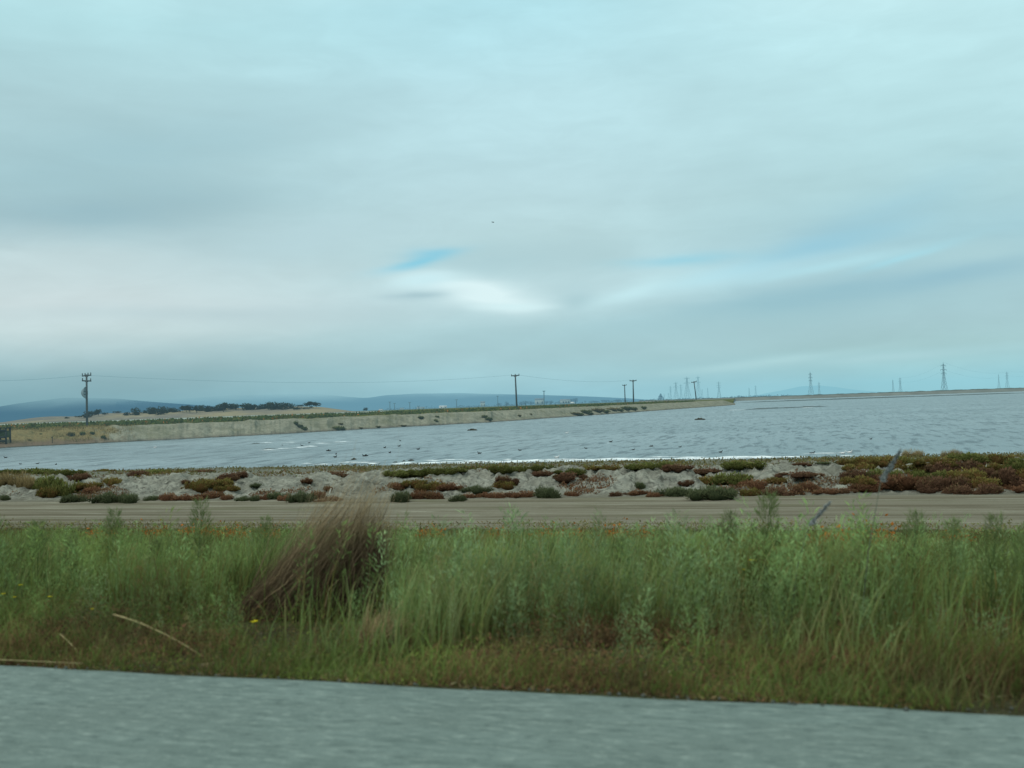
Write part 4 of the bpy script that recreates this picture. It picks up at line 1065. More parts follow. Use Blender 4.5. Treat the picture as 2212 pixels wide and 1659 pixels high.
def pylon_proto(mat, style):
    """unit height lattice tower"""
    root = empty('pylon')
    mb = MB(); r = .0052
    if style == 0:
        lattice(mb, [0, .16, .30, .42, .52, .60, .68, .76, .84, .93], [.085, .066, .050, .038, .028, .022, .019, .017, .015, .010], r)
    else:
        lattice(mb, [0, .2, .36, .50, .62, .72, .82, .92], [.14, .105, .078, .056, .040, .030, .026, .022], r)
    mb.tube([(0, 0, .92), (0, 0, 1)], [.008, .003], 5)
    mb.build('tower_body', mat, root)
    for z, L in (((.62, .10), (.74, .115), (.88, .095)) if style == 0 else ((.70, .16), (.90, .13))):
        mb = MB()
        for s_ in (-1, 1):
            for y in (-.012, .012):
                mb.tube([(0, y, z - .012), (s_ * L, 0, z + .004)], r * .8, 4); mb.tube([(0, y, z + .02), (s_ * L, 0, z + .004)], r * .7, 4)
        a = mb.build('crossarm', mat, root)
        for s_ in (-1, 1):
            mb = MB(); mb.tube([(s_ * L * .97, 0, z), (s_ * L * .97, 0, z - .05)], [.005, .0035], 5); mb.build('insulator', mat, a)
    return root
PROT = {}
used_p = set()
def pylon(px, ty, by, H, style, mi, label, yaw=0.0, fat=1.0):
    dep = F * H / (by - ty)
    key = (style, mi)
    if key not in PROT: PROT[key] = pylon_proto(PM[mi], style); root = PROT[key]
    else: root = copy_tree(PROT[key])
    q = at_d(px, by, dep)
    root.location = (q.x, q.y, q.z - 1.0); root.rotation_euler = (0, 0, TH + yaw); root.scale = (H * fat, H * fat, H * 1.02)
    tag(root, label, 'pylon', 'lattice power pylons on the skyline')
X4 = lambda z: 1401.6 + z * .1872; Y4 = lambda z: 764.5 + z * .1872
X5 = lambda z: 1798 + z * .1872
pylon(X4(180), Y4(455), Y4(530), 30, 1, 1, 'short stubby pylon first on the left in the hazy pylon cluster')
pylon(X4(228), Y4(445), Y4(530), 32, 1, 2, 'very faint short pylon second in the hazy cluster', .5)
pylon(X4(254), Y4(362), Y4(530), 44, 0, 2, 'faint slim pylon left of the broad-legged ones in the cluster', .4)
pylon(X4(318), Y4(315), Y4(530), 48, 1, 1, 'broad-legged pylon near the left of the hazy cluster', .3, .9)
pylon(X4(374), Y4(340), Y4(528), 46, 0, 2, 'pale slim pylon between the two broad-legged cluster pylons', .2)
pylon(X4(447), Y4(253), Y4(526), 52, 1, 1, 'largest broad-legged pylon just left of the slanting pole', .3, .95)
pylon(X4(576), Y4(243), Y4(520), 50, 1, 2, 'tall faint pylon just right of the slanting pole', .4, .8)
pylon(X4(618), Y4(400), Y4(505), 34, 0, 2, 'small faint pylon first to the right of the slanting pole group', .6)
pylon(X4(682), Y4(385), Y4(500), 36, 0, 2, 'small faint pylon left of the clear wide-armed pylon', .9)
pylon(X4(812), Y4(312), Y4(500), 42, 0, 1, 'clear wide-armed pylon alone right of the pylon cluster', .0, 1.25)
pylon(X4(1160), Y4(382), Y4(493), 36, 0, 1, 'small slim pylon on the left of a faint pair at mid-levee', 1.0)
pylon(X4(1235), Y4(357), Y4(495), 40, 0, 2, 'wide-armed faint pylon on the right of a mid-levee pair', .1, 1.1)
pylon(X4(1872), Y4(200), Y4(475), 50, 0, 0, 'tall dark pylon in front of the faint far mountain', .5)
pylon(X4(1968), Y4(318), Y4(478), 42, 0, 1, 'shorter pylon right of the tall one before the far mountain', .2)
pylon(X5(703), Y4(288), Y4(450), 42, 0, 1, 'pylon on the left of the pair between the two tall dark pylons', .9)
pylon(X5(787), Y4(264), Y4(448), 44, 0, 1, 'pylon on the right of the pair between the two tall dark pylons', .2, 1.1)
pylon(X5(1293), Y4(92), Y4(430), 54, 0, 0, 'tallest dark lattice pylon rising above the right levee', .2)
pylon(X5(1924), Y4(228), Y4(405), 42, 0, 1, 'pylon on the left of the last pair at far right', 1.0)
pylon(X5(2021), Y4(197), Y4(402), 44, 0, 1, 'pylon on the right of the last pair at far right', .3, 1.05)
M_WIRE = plain_mat('transmission_wire', (.05, .06, .06), None, 4, haze=.6, hazecol=srgb(125, 180, 195))
def ppos(px, py, H, span): return at_d(px, py, F * H / span)
for k_, (py0, py1, nm) in enumerate(((Y4(100), Y4(205), 'upper'), (Y4(185), Y4(255), 'lower'))):
    wire(ppos(X5(1293), py0, 54, 63.3), ppos(X5(2021), py1, 44, 38.4), 10, f"faint {nm} transmission wire between the tallest pylon and the far right pair", .07)
    wire(ppos(X5(1293), py0, 54, 63.3), ppos(X5(787), py1 + 13, 44, 34.4), 8, f"faint {nm} transmission wire left from the tallest pylon to the middle pair", .07)
    wire(ppos(X5(2021), py1, 44, 38.4), ppos(X5(2560), py1 - 9 + 2, 44, 38.4), 4, f"faint {nm} transmission wire leaving the far right pair out of frame", .07)

# ------------------------------------------------------------------ distant sheds and a parked van
M_WALLP = plain_mat('painted_wall', (.36, .38, .34), (.30, .32, .29), .3, haze=.42, hazecol=srgb(135, 178, 190))
M_WALLW = plain_mat('white_wall', (.72, .74, .74), None, .3, haze=.2, hazecol=srgb(190, 220, 225))
M_ROOF = plain_mat('metal_roof', (.24, .26, .27), None, .3, haze=.45, hazecol=srgb(130, 172, 188))
M_DARK = plain_mat('dark_opening', (.04, .05, .055), None, 1, haze=.4, hazecol=srgb(110, 155, 172))
def shed(px, by, w_, h_, depth, wallm, roofm, label, nd=2, flat=False):
    k = depth / F; W_, H_ = w_ * k, h_ * k; q = at_d(px, by, depth)
    root = empty('shed', (q.x, q.y, q.z - .8)); root.rotation_euler = (0, 0, TH + .25)
    D_ = W_ * .6; Hw = H_ * .72 + .8
    mb = MB(); mb.box((0, 0, Hw / 2), (W_, D_, Hw)); mb.build('wall', wallm, root)
    mb = MB(); e = .3
    if flat: mb.box((0, 0, Hw + H_ * .14), (W_ + e, D_ + e, H_ * .28))
    else:
        a, b, hr = W_ / 2 + e, D_ / 2 + e, H_ * .28
        V = [(-a, -b, 0), (a, -b, 0), (a, b, 0), (-a, b, 0), (-a, 0, hr), (a, 0, hr)]
        mb.add(np.array(V) + np.array([0, 0, Hw + .02]), [(0, 1, 5, 4), (2, 3, 4, 5), (0, 3, 2, 1)], [(0, 4, 3), (1, 2, 5)])
    mb.build('roof', roofm, root)
    for i in range(nd):
        mb = MB(); xx_ = -W_ * .3 + W_ * .6 * i / max(1, nd - 1); mb.box((xx_, -D_ / 2 - .03, Hw * .42), (W_ * .14, .1, Hw * .5)); mb.build('door' if i == 0 else 'window', M_DARK, root)
    tag(root, label, 'shed', 'distant sheds on the plain')
shed(957, 880.5, 15, 4.2, 1500, M_WALLW, M_WALLW, 'low white shed bright against the foot of the blue mountains')
shed(909, 882.5, 16, 3.6, 1700, M_WALLP, M_ROOF, 'low pale shed left of the bright white one')
shed(868, 884, 8, 3, 1700, M_WALLP, M_ROOF, 'tiny pale shed beside the pair of tiny hazy poles', 1)
shed(823, 886, 8, 3, 1700, M_WALLW, M_ROOF, 'tiny whitish shed right of the lone small dark tree', 1)
shed(1165, 873.5, 17, 13, 1900, M_WALLP, M_ROOF, 'blocky hazy building left of the small pole on the horizon', 2, True)
shed(1043, 879, 9, 12, 1900, M_WALLP, M_ROOF, 'narrow hazy tower block left of the tall mid-levee pole', 2, True)
shed(1221, 871, 20, 9, 1900, M_WALLP, M_ROOF, 'wide pale hazy building beside the white van', 3)
def van(px, by, depth, label):
    k = depth / F; L_ = 8.5 * k; q = at_d(px, by, depth); root = empty('parked_van', q); root.rotation_euler = (0, 0, TH + .3)
    H_ = L_ * .45; W_ = L_ * .4
    V = []
    prof_ = [(-.5, .12), (.5, .12), (.5, .5), (.40, .58), (.28, .98), (.22, 1.0), (-.48, 1.0), (-.5, .94)]
    n_ = len(prof_)
    for s_ in (-1, 1): V += [(x * L_, s_ * W_ / 2, z * H_) for x, z in prof_]
    mb = MB(); mb.add(np.array(V), [(i, (i + 1) % n_, n_ + (i + 1) % n_, n_ + i) for i in range(n_)], [(0, i + 1, i) for i in range(1, n_ - 1)] + [(n_, n_ + i, n_ + i + 1) for i in range(1, n_ - 1)])
    mb.build('van_body', M_WALLW, root)
    for x in (-.3, .3):
        for s_ in (-1, 1):
            mb = MB(); mb.tube([(x * L_, s_ * (W_ / 2 - .1), .14 * H_), (x * L_, s_ * (W_ / 2 + .02), .14 * H_)], .16 * H_, 12); mb.build('wheel', M_DARK, root)
    for s_ in (-1, 1):
        mb = MB(); mb.box((.24 * L_, s_ * (W_ / 2 + .01), .72 * H_), (.14 * L_, .03, .26 * H_)); mb.build('window', M_DARK, root)
    mb = MB(); mb.add(np.array([(.41 * L_, -W_ * .42, .6 * H_), (.41 * L_, W_ * .42, .6 * H_), (.295 * L_, W_ * .42, .95 * H_), (.295 * L_, -W_ * .42, .95 * H_)]) + np.array([.02, 0, .01]), [(0, 1, 2, 3)]); mb.build('windscreen', M_DARK, root)
    tag(root, label, 'van')
van(1237, 872, 1100, 'small bright white van parked on the far green plain')

# ------------------------------------------------------------------ left edge: timber water-control structure, stake, marker
M_TIMB = plain_mat('dark_timber', (.030, .036, .034), (.05, .055, .05), 2, haze=.06)
M_TIMBG = plain_mat('mossy_board', (.13, .16, .09), (.10, .12, .07), 2, haze=.05)
M_TIMBP = plain_mat('pale_board', (.24, .24, .17), (.16, .15, .11), 2, haze=.05)
q = at_z(-22, 968, -2.2); dep = (q - C0).dot(FWD); k = dep / F
root = empty('sluice_gate', (q.x, q.y + .6, -2.5)); root.rotation_euler = (0, 0, TH)
Hh = 42 * k + .3; Wd = 66 * k
for sx in (-.5, -.17, .17, .5):
    for sy in (-.6, .6):
        mb = MB(); mb.box((sx * Wd, sy, Hh / 2), (.2, .2, Hh)); mb.build('post', M_TIMB, root)
for j, (zf, mt) in enumerate(((.90, M_TIMB), (.58, M_TIMB), (.40, M_TIMB))):
    mb = MB(); mb.box((0, -.72, zf * Hh), (Wd + .2, .06, .26)); mb.build('beam', mt, root)
mb = MB(); mb.box((0, 0, Hh + .04), (Wd + .4, 1.5, .09)); mb.build('deck', M_TIMB, root)
mb = MB(); mb.box((0, .45, Hh * .72), (Wd, .05, Hh * .32)); mb.build('panel', M_TIMBG, root)
mb = MB(); mb.box((0, .45, Hh * .24), (Wd, .05, Hh * .44)); mb.build('panel', M_TIMBP, root)
tag(root, 'dark timber water-control gate with mossy boards at the pond edge, cut by the left frame', 'sluice gate')
q = at_d(113, 962, 148); root = empty('marker_stake', q); mb = MB(); mb.tube([(0, 0, -.2), (.02, 0, 1.25)], [.05, .045], 6); mb.build('stake_shaft', M_TIMB, root); mb = MB(); mb.box((.02, 0, 1.2), (.14, .14, .12)); mb.build('stake_cap', M_TIMB, root)
tag(root, 'thin dark stake standing on the golden bank near the waterline', 'stake')
M_WHITE = plain_mat('white_plastic', (.62, .64, .6), None, 4)
q = at_y(711, 1077, 32.0); gz = float(ground_z(q.x, 32.0)); root = empty('marker_post', (q.x, 32.0, gz)); mb = MB(); mb.tube([(0, 0, -.1), (.03, 0, .13), (.07, 0, .24)], [.026, .024, .02], 7); mb.build('post_shaft', M_WHITE, root, True); mb = MB(); mb.ball((.075, 0, .245), .028, 8, 6); mb.build('post_cap', M_WHITE, root, True)
tag(root, 'short leaning white marker peg among rust shrubs at the berm foot', 'marker')

# ------------------------------------------------------------------ birds and mud clumps on the pond
M_BIRD = plain_mat('dark_feather', (.018, .018, .018), (.035, .032, .03), 8)
M_GULL = plain_mat('white_feather', (.72, .72, .70), (.6, .6, .6), 8)
def bird_mesh():
    mb = MB()
    mb.ball((0, 0, .06), (.19, .095, .085), 12, 8)
    mb.tube([(-.15, 0, .08), (-.23, 0, .11), (-.28, 0, .13)], [.05, .035, .012], 6)
    mb.tube([(.12, 0, .09), (.17, 0, .16), (.185, 0, .21)], [.045, .032, .03], 8)
    mb.ball((.205, 0, .225), (.048, .036, .036), 8, 6)
    mb.tube([(.24, 0, .222), (.29, 0, .212)], [.014, .005], 5)
    return np_mesh('bird', np.concatenate(mb.v), mb.q, mb.t, smooth=True)
BM = bird_mesh(); BM.materials.append(M_BIRD); GM = BM.copy(); GM.materials.clear(); GM.materials.append(M_GULL)
Zz2 = lambda x, y: (509.7 + x * .25, 764.5 + y * .25)
SBp = lambda x, y: (SB[0] + x * KS, SB[1] + y * KS); SAp = lambda x, y: (SA[0] + x * KS, SA[1] + y * KS); SCp = lambda x, y: (SC[0] + x * KS, SC[1] + y * KS)
Z3 = lambda x, y: (1019.4 + x * .25, 764.5 + y * .25)
birds = [Zz2(633, 768), Zz2(400, 788), Zz2(570, 791), Zz2(793, 836), Zz2(809, 836), Zz2(865, 864), Zz2(858, 890), Zz2(1112, 881), Zz2(1130, 879), Zz2(1285, 809), Zz2(1410, 796), Zz2(1575, 822), Zz2(1330, 853), Zz2(1420, 750),
         SBp(285, 32), SBp(375, 22), SBp(495, 42), SBp(158, 84), SBp(172, 83), SBp(92, 142), Z3(1200, 758), Z3(1395, 827), Z3(1550, 797), Z3(1800, 803), Z3(415, 832), Z3(2150, 848), Z3(985, 815), Z3(65, 858), SCp(1255, 15), SCp(890, 105), SAp(128, 134), SAp(35, 94), SAp(235, 132), SAp(350, 137)]
for i, (px, py) in enumerate(birds):
    q = at_z(px, py + .8, -2.2); o = obj('waterbird', BM, None); o.location = (q.x, q.y, -2.21); o.rotation_euler = (0, 0, rr.uniform(-.6, .6) + (math.pi if rr.random() < .4 else 0)); s_ = rr.uniform(.48, .7) * max(1, (q - C0).length / 110); o.scale = (s_, s_, s_)
    tag(o, 'small dark waterbird floating on the grey rippled pond', 'waterbird', 'dark waterbirds scattered over the pond')
for i, ((px, py), lb) in enumerate([(Z3(822, 682), 'white gull floating alone in mid pond below the close pair of poles'), (SCp(1080, 106), 'white bird on the water off the bare clay crest, left of two'), (SCp(1122, 101), 'white bird on the water off the bare clay crest, right of two'), (Z3(735, 896), 'white bird near the foamy shore in mid photo'), (SAp(970, 32), 'lone white bird on the left part of the pond')]):
    q = at_z(px, py + .8, -2.2); o = obj('gull', GM, None); o.location = (q.x, q.y, -2.2); o.rotation_euler = (0, 0, rr.uniform(-.5, .5)); s_ = .75 * max(1, (q - C0).length / 110); o.scale = (s_, s_, s_)
    tag(o, lb, 'gull', 'white birds on the pond')
# one bird in flight
q = at_d(1065, 480, 140); mb = MB()
mb.ball((0, 0, 0), (.16, .06, .055), 10, 6); mb.tube([(-.13, 0, 0), (-.26, 0, .01)], [.04, .02], 6); mb.tube([(.13, 0, .01), (.2, 0, .015)], [.035, .012], 6)
for s_ in (-1, 1):
    V = [(.06, 0, .02), (-.06, 0, .02), (-.05, s_ * .14, .07), (.05, s_ * .14, .07), (-.1, s_ * .34, .02), (-.06, s_ * .34, .025)]
    mb.add(np.array(V), [(0, 1, 2, 3), (3, 2, 4, 5)])
o = mb.build('flying_bird', M_BIRD); o.location = q; o.rotation_euler = (.25, 0, TH + .6); tag(o, 'tiny dark bird flying high against the grey cloud', 'bird')
M_CLUMP = plain_mat('wet_mud', (.035, .038, .032), (.07, .07, .055), 3)
def clump(px, py, w_, h_, label):
    q = at_z(px, py + h_ * .4, -2.2); s_ = (q - C0).dot(FWD) / F; mb = MB()
    for j in range(4): mb.ball(((j - 1.5) * w_ * s_ * .24, rr.uniform(-.15, .15), 0), (w_ * s_ * .24, .35 + w_ * s_ * .12, h_ * s_ * (1.25 if j in (1, 2) else .8)), 12, 8, .6, 31 + j + int(px))
    o = mb.build('mud_clump', M_CLUMP, None, False); o.location = (q.x, q.y, -2.23); o.rotation_euler = (0, 0, TH); tag(o, label, 'mud clump', 'mud clumps breaking the pond surface')
clump(1512, 905.5, 20, 3.4, 'dark flat mud clump breaking the water below the slanting pole')
clump(1020, 928.5, 19, 3.2, 'dark flat mud clump left of mid pond under the far bank')
for (x, y_, w_, h_, lb) in ((92, 103, 26, 9, 'dark mud clump close to the near shore, left of the others'), (450, 110, 34, 8, 'longish mud clump off the foamy shore'), (350, 122, 30, 5, 'thin mud clump nearest the foamy shore'), (405, 115, 20, 6, 'small mud clump between two bigger ones off the shore'), (1950, 22, 24, 6, 'small mud clump on the right of mid pond')):
    px, py = SBp(x, y_); clump(px, py, w_ * KS, h_ * KS, lb)
for (x, y_, w_, lb) in ((170, 772, 70, 'thin dark mud streak left in the pond, upper of two'), (280, 820, 110, 'thin dark mud streak left in the pond, lower of two')):
    px, py = Zz2(x, y_); clump(px, py, w_ * .25, 1.2, lb)

# foam along the near shore
m, t, out = new_mat('foam'); p = t.pos(); n_ = t.noise(p, 3, 4)
finish(t, out, t.mix(t.sm(n_, .4, .6), (.55, .62, .64), (.82, .86, .86)), .8); M_FOAM = m
V, Q = [], []
def foam_patch(cx, cy, lx, ly, seed):
    n_ = 14; b = len(V)
    ring = []
    for k in range(n_):
        a = 2 * math.pi * k / n_; r_ = .65 + .7 * float(vnoise(k * 1.9, seed * 3.7, seed)); ring.append((cx + lx * r_ * math.cos(a), cy + ly * r_ * math.sin(a), -2.188))
    V.append((cx, cy, -2.15)); V.extend(ring)
    for k in range(n_): Q.append((b, b + 1 + k, b + 1 + (k + 1) % n_))
for i in range(170):
    px = rr.uniform(860, 1660) if rr.random() < .8 else rr.uniform(640, 2000)
    yy_ = 60.6 + abs(rr.normal()) * 1.3 * (1 if px > 1000 else 1.6)
    d_ = ray(px, hor(px) + 120); q = C0 + d_ * (yy_ / d_.y)
    foam_patch(q.x, yy_, rr.uniform(.25, 1.2), rr.uniform(.08, .22), i)
for (zx, zy, L_) in ((265, 768, 60), (470, 763, 30), (900, 762, 90), (740, 775, 50), (420, 818, 60), (300, 830, 40), (560, 812, 40), (640, 800, 60)):
    px, py = Zz2(zx, zy)
    for j in range(3):
        q = at_z(px + rr.uniform(-.5, .5) * L_ * .25, py + rr.uniform(-.8, .8), -2.2); foam_patch(q.x, q.y, rr.uniform(.4, 1.3), rr.uniform(.08, .25), j + zx)
for (zx, zy, L_) in ((985, 648, 70), (1050, 647, 40), (1840, 620, 60)):
    for j in range(6):
        q = at_z(X4(zx) + rr.uniform(-.5, .5) * L_ * .187, Y4(zy), -2.2); foam_patch(q.x, q.y, rr.uniform(.8, 2), rr.uniform(.4, 1.2), j + zx)
o = obj('foam', np_mesh('foam', V, None, Q), M_FOAM); tag(o, 'white wind-blown foam along the near shore and in streaks on the pond', 'foam', kind='stuff')

# ------------------------------------------------------------------ single plants in the verge
def gz1(x, y): return float(ground_z(x, y))
M_DRY = leaf_mat('dry_stem', var=0, trans=.25)
def ground_hit(px, py, ylo=4.9, yhi=24):
    d_ = ray(px, py)
    for y_ in np.arange(ylo, yhi, .04):
        q = C0 + d_ * (y_ / d_.y)
        if q.z <= gz1(q.x, y_): return Vector((q.x, y_, gz1(q.x, y_)))
    q = C0 + d_ * (yhi / d_.y); return Vector((q.x, yhi, gz1(q.x, yhi)))
def strands(name, base, n, foot, tipc, tips, colr, colt, wid, segs=7, curve=.35, jitter=.06, seed=0, mat=None, parent=None, pw=1.0, wob=.004):
    """fan of curved dry stems from a foot line to a cloud of tips"""
    r = np.random.default_rng(seed)
    f = r.uniform(-1, 1, n)
    B = np.stack([foot[0] * f, r.normal(size=n) * foot[1], 0 * f], -1)
    reach = r.uniform(.35, 1.0, n) ** pw
    Tt = np.array(tipc)[None] + np.stack([f * tips[0] + r.normal(size=n) * tips[0] * .5, r.normal(size=n) * tips[1], r.normal(size=n) * tips[2]], -1)
    Tt = B + (Tt - B) * reach[:, None]
    mid = B + (Tt - B) * .5 + np.stack([r.normal(size=n) * jitter - curve * .2, r.normal(size=n) * jitter, np.full(n, curve * .45) * reach], -1)
    V, C = [], []
    side = unit(r.normal(size=(n, 3)))
    tone = r.uniform(.6, 1.35, n)[:, None]
    for s_ in range(segs + 1):
        q_ = s_ / segs
        c = B * (1 - q_) ** 2 + mid * 2 * q_ * (1 - q_) + Tt * q_ * q_ + r.normal(size=(n, 3)) * wob
        wd = (wid * (1 - .8 * q_))
        V += [c - side * wd, c + side * wd]
        cc = (np.array(colr) * (1 - q_) + np.array(colt) * q_)[None] * tone
        C += [cc, cc]
    kk = 2 * (segs + 1)
    V = np.stack(V, 1).reshape(-1, 3); C = np.stack(C, 1).reshape(-1, 3)
    q0 = np.array([[2 * s_, 2 * s_ + 1, 2 * s_ + 3, 2 * s_ + 2] for s_ in range(segs)])
    q = (np.arange(n)[:, None, None] * kk + q0[None]).reshape(-1, 4)
    return obj(name, np_mesh(name, V, q, col=C), mat or M_DRY, parent)
# big wind-swept dry bush
b = ground_hit(655, 1335)
root = empty('dry_bush', b); root.rotation_euler = (0, 0, TH)
pm = (b - C0).dot(FWD) / F
def off(px, py): return ((px - 655) * pm, 0, (1335 - py) * pm)
o1 = strands('dead_stems', b, 1300, (165 * pm, .14), off(800, 1085), (.12, .11, .12), (.068, .050, .040), (.23, .185, .14), .0034, curve=.10, jitter=.07, seed=11, parent=root, pw=1.1, wob=.013)
o2 = strands('dead_stems', b, 1400, (80 * pm, .12), off(765, 1140), (.10, .10, .10), (.050, .038, .030), (.115, .088, .068), .0038, curve=.03, jitter=.06, seed=12, parent=root, pw=.9, wob=.016); o2.location = (60 * pm, -.05, 0)
o3 = strands('seed_plume', b, 750, (115 * pm, .10), off(800, 1055), (.20, .14, .15), (.13, .10, .075), (.44, .37, .275), .0026, curve=.14, jitter=.10, seed=13, parent=root, pw=.4, wob=.012)
o4 = strands('broken_stems', b, 130, (150 * pm, .14), off(760, 1120), (.22, .16, .16), (.11, .085, .06), (.30, .245, .17), .0055, curve=.12, jitter=.14, seed=14, parent=root, pw=.8, wob=.02)
tag(root, 'large wind-swept dead brown bush leaning right among green verge grass', 'dry bush')
# pale collapsed tuft
b = ground_hit(815, 1418); root = empty('dead_grass_tuft', b); root.rotation_euler = (0, 0, TH); pm = (b - C0).dot(FWD) / F
strands('tuft_stems', b, 520, (35 * pm, .06), (20 * pm, 0, 95 * pm), (.12, .08, .05), (.12, .085, .06), (.40, .33, .22), .004, curve=.12, seed=21, parent=root)
strands('tuft_heads', b, 160, (30 * pm, .05), (-20 * pm, -.02, 60 * pm), (.08, .05, .03), (.20, .15, .11), (.50, .43, .29), .0045, curve=.1, seed=22, parent=root)
tag(root, 'pale collapsed dead grass tuft at the foot of the big dry bush', 'grass tuft')
b = ground_hit(1280, 1400); root = empty('dead_grass_tuft', b); root.rotation_euler = (0, 0, TH); pm = (b - C0).dot(FWD) / F
strands('tuft_stems', b, 260, (35 * pm, .06), (-10 * pm, 0, 50 * pm), (.10, .08, .03), (.08, .06, .04), (.19, .15, .10), .0025, curve=.08, seed=23, parent=root)
tag(root, 'small brownish dead tuft low in the verge, mid photo', 'grass tuft')
# straw stalks
M_STRAW = plain_mat('straw', (.34, .29, .15), (.26, .21, .11), 30)
def stalk(p0, p1, rad, label, arch=.03):
    root = empty('straw_stalk', p0); v = p1 - p0; mb = MB(); pts = [v * f + Z * (arch * 4 * f * (1 - f)) for f in np.linspace(0, 1, 9)]
    mb.tube(pts, [rad * (1.1 - .5 * f) for f in np.linspace(0, 1, 9)], 7); mb.build('stem', M_STRAW, root, True)
    mb = MB()
    for f in (.35, .7): c = v * f + Z * (arch * 4 * f * (1 - f)); mb.tube([c - v * .006, c + v * .006], rad * 1.35, 7)
    mb.build('stem_node', M_STRAW, root, True); tag(root, label, 'straw stalk', 'dry straw stalks in the verge')
def lift(px, py, y): q = at_y(px, py, y); return q
stalk(lift(245, 1328, 6.0), lift(438, 1418, 5.35), .0075, 'long yellow straw stalk lying slantwise across the left verge')
stalk(lift(196, 1385, 5.5), lift(248, 1446, 5.0), .007, 'short yellowish leaning straw stalk ending at the asphalt edge', .01)
stalk(Vector((at_y(-30, 1431, 4.92).x, 4.835, .008)), Vector((at_y(195, 1441, 4.9).x, 4.84, .008)), .0032, 'thin pale straw lying along the asphalt edge at far left', .0)
stalk(lift(130, 1370, 5.5), lift(190, 1435, 5.05), .005, 'faint thin straw stalk leaning near the left asphalt edge', .01)
# flowers
def flower_thing(px, py, y, kind, size, label, group, cat):
    q = at_y(px, py, y); g_ = gz1(q.x, y); h = max(.05, q.z - g_)
    root = empty(kind, (q.x, y, g_)); mb = MB(); mb.tube([(0, 0, -.02), (.01, 0, h * .5), (0, 0, h)], [.004, .003, .0025], 5); mb.build('stem', M_STEM, root)
    mb = MB(); n_ = 8
    V = [(0, 0, h + size * .1)]
    for k in range(n_):
        a = 2 * math.pi * k / n_ + .2; s_ = size * rr.uniform(.8, 1.1)
        b0 = len(mb.v)
        mb.add(np.array([(0, 0, h), (math.cos(a - .3) * s_ * .7, math.sin(a - .3) * s_ * .7, h + s_ * .35), (math.cos(a) * s_, math.sin(a) * s_, h + s_ * .3), (math.cos(a + .3) * s_ * .7, math.sin(a + .3) * s_ * .7, h + s_ * .35)]), [(0, 1, 2, 3)])
    mb.ball((0, 0, h + size * .12), size * .22, 8, 5)
    mb.build('flower_head', M_YEL if kind == 'yellow_flower' else M_ORA, root)
    tag(root, label, cat, group)
M_STEM = plain_mat('green_stem', (.07, .11, .04), None, 10)
M_YEL = plain_mat('yellow_petal', (.62, .52, .02), (.5, .42, .02), 30)
M_ORA = plain_mat('orange_petal', (.42, .13, .03), (.33, .12, .05), 30)
flower_thing(548, 1345, 5.9, 'yellow_flower', .032, 'single bright yellow flower below the big dry bush', 'yellow flowers in the verge', 'flower')
flower_thing(1626, 1212, 8.0, 'yellow_flower', .035, 'upper of two yellow flowers high in the right-hand grass', 'yellow flowers in the verge', 'flower')
flower_thing(1608, 1232, 7.8, 'yellow_flower', .03, 'lower of two yellow flowers in the right-hand grass', 'yellow flowers in the verge', 'flower')
for px, py in ((45, 1265), (30, 1291), (108, 1290), (6, 1284), (200, 1317), (112, 1330), (92, 1340), (8, 1368)):
    flower_thing(px, py, 6.3, 'yellow_flower', .022, 'small yellow flower in the tall grass at far left', 'small yellow flowers at far left', 'flower')
# orange-flowered clumps along the far side of the verge
M_ORL = leaf_mat('orange_leaf', var=.15, trans=.3)
def orange_mesh(seed):
    r = np.random.default_rng(seed); n = 150
    P = np.stack([r.normal(size=n) * .11, r.normal(size=n) * .09, np.abs(r.normal(size=n)) * .10 + .05], -1); D = unit(r.normal(size=(n, 3)) * .6 + np.array([0, 0, .9])); W = unit(np.cross(D, rand_dir(n, r)))
    C = mixc(r.uniform(0, 1, n), (.26, .11, .04), (.42, .16, .045), (.36, .19, .06)); V, q, c = leaf_quads(P, D, W, r.uniform(.03, .06, n), r.uniform(.012, .025, n), C); return np_mesh('orange_blooms', V, q, col=c)
def orange_leaves(seed):
    r = np.random.default_rng(seed); n = 120
    P = np.stack([r.normal(size=n) * .13, r.normal(size=n) * .1, r.uniform(-.04, .1, n)], -1); D = unit(r.normal(size=(n, 3)) * .7 + np.array([0, 0, .9])); W = unit(np.cross(D, rand_dir(n, r)))
    C = mixc(r.uniform(0, 1, n), (.06, .06, .03), (.10, .10, .045)); V, q, c = leaf_quads(P, D, W, r.uniform(.05, .12, n), r.uniform(.006, .014, n), C); return np_mesh('clump_foliage', V, q, col=c)
OB = [orange_mesh(700 + i) for i in range(3)]; OL = [orange_leaves(710 + i) for i in range(3)]
OC = [(202, 1154), (243, 1158), (339, 1156), (408, 1160), (438, 1152), (468, 1160), (500, 1154), (513, 1160), (588, 1154), (801, 1162), (934, 1152), (1041, 1171), (1079, 1166), (1176, 1166), (1231, 1164), (1331, 1159), (1383, 1153), (1760, 1172), (1807, 1164), (1821, 1168), (1897, 1162), (2066, 1157)]
for i, (px, py) in enumerate(OC):
    y_ = 16.5 if px < 1500 else 15.5
    q = at_y(px, py, y_); root = empty('orange_flower_clump', (q.x, y_, max(gz1(q.x, y_), q.z - .14))); s_ = rr.uniform(.7, 1.15); root.scale = (s_ * 1.25, s_, s_)
    obj('blossoms', OB[i % 3], M_ORL, root); obj('foliage', OL[i % 3], M_ORL, root)
    tag(root, f"orange-flowered low clump along the verge's dirt-track side, {ordn(i)} from left", 'flower clump', 'orange flower clumps beside the dirt track')
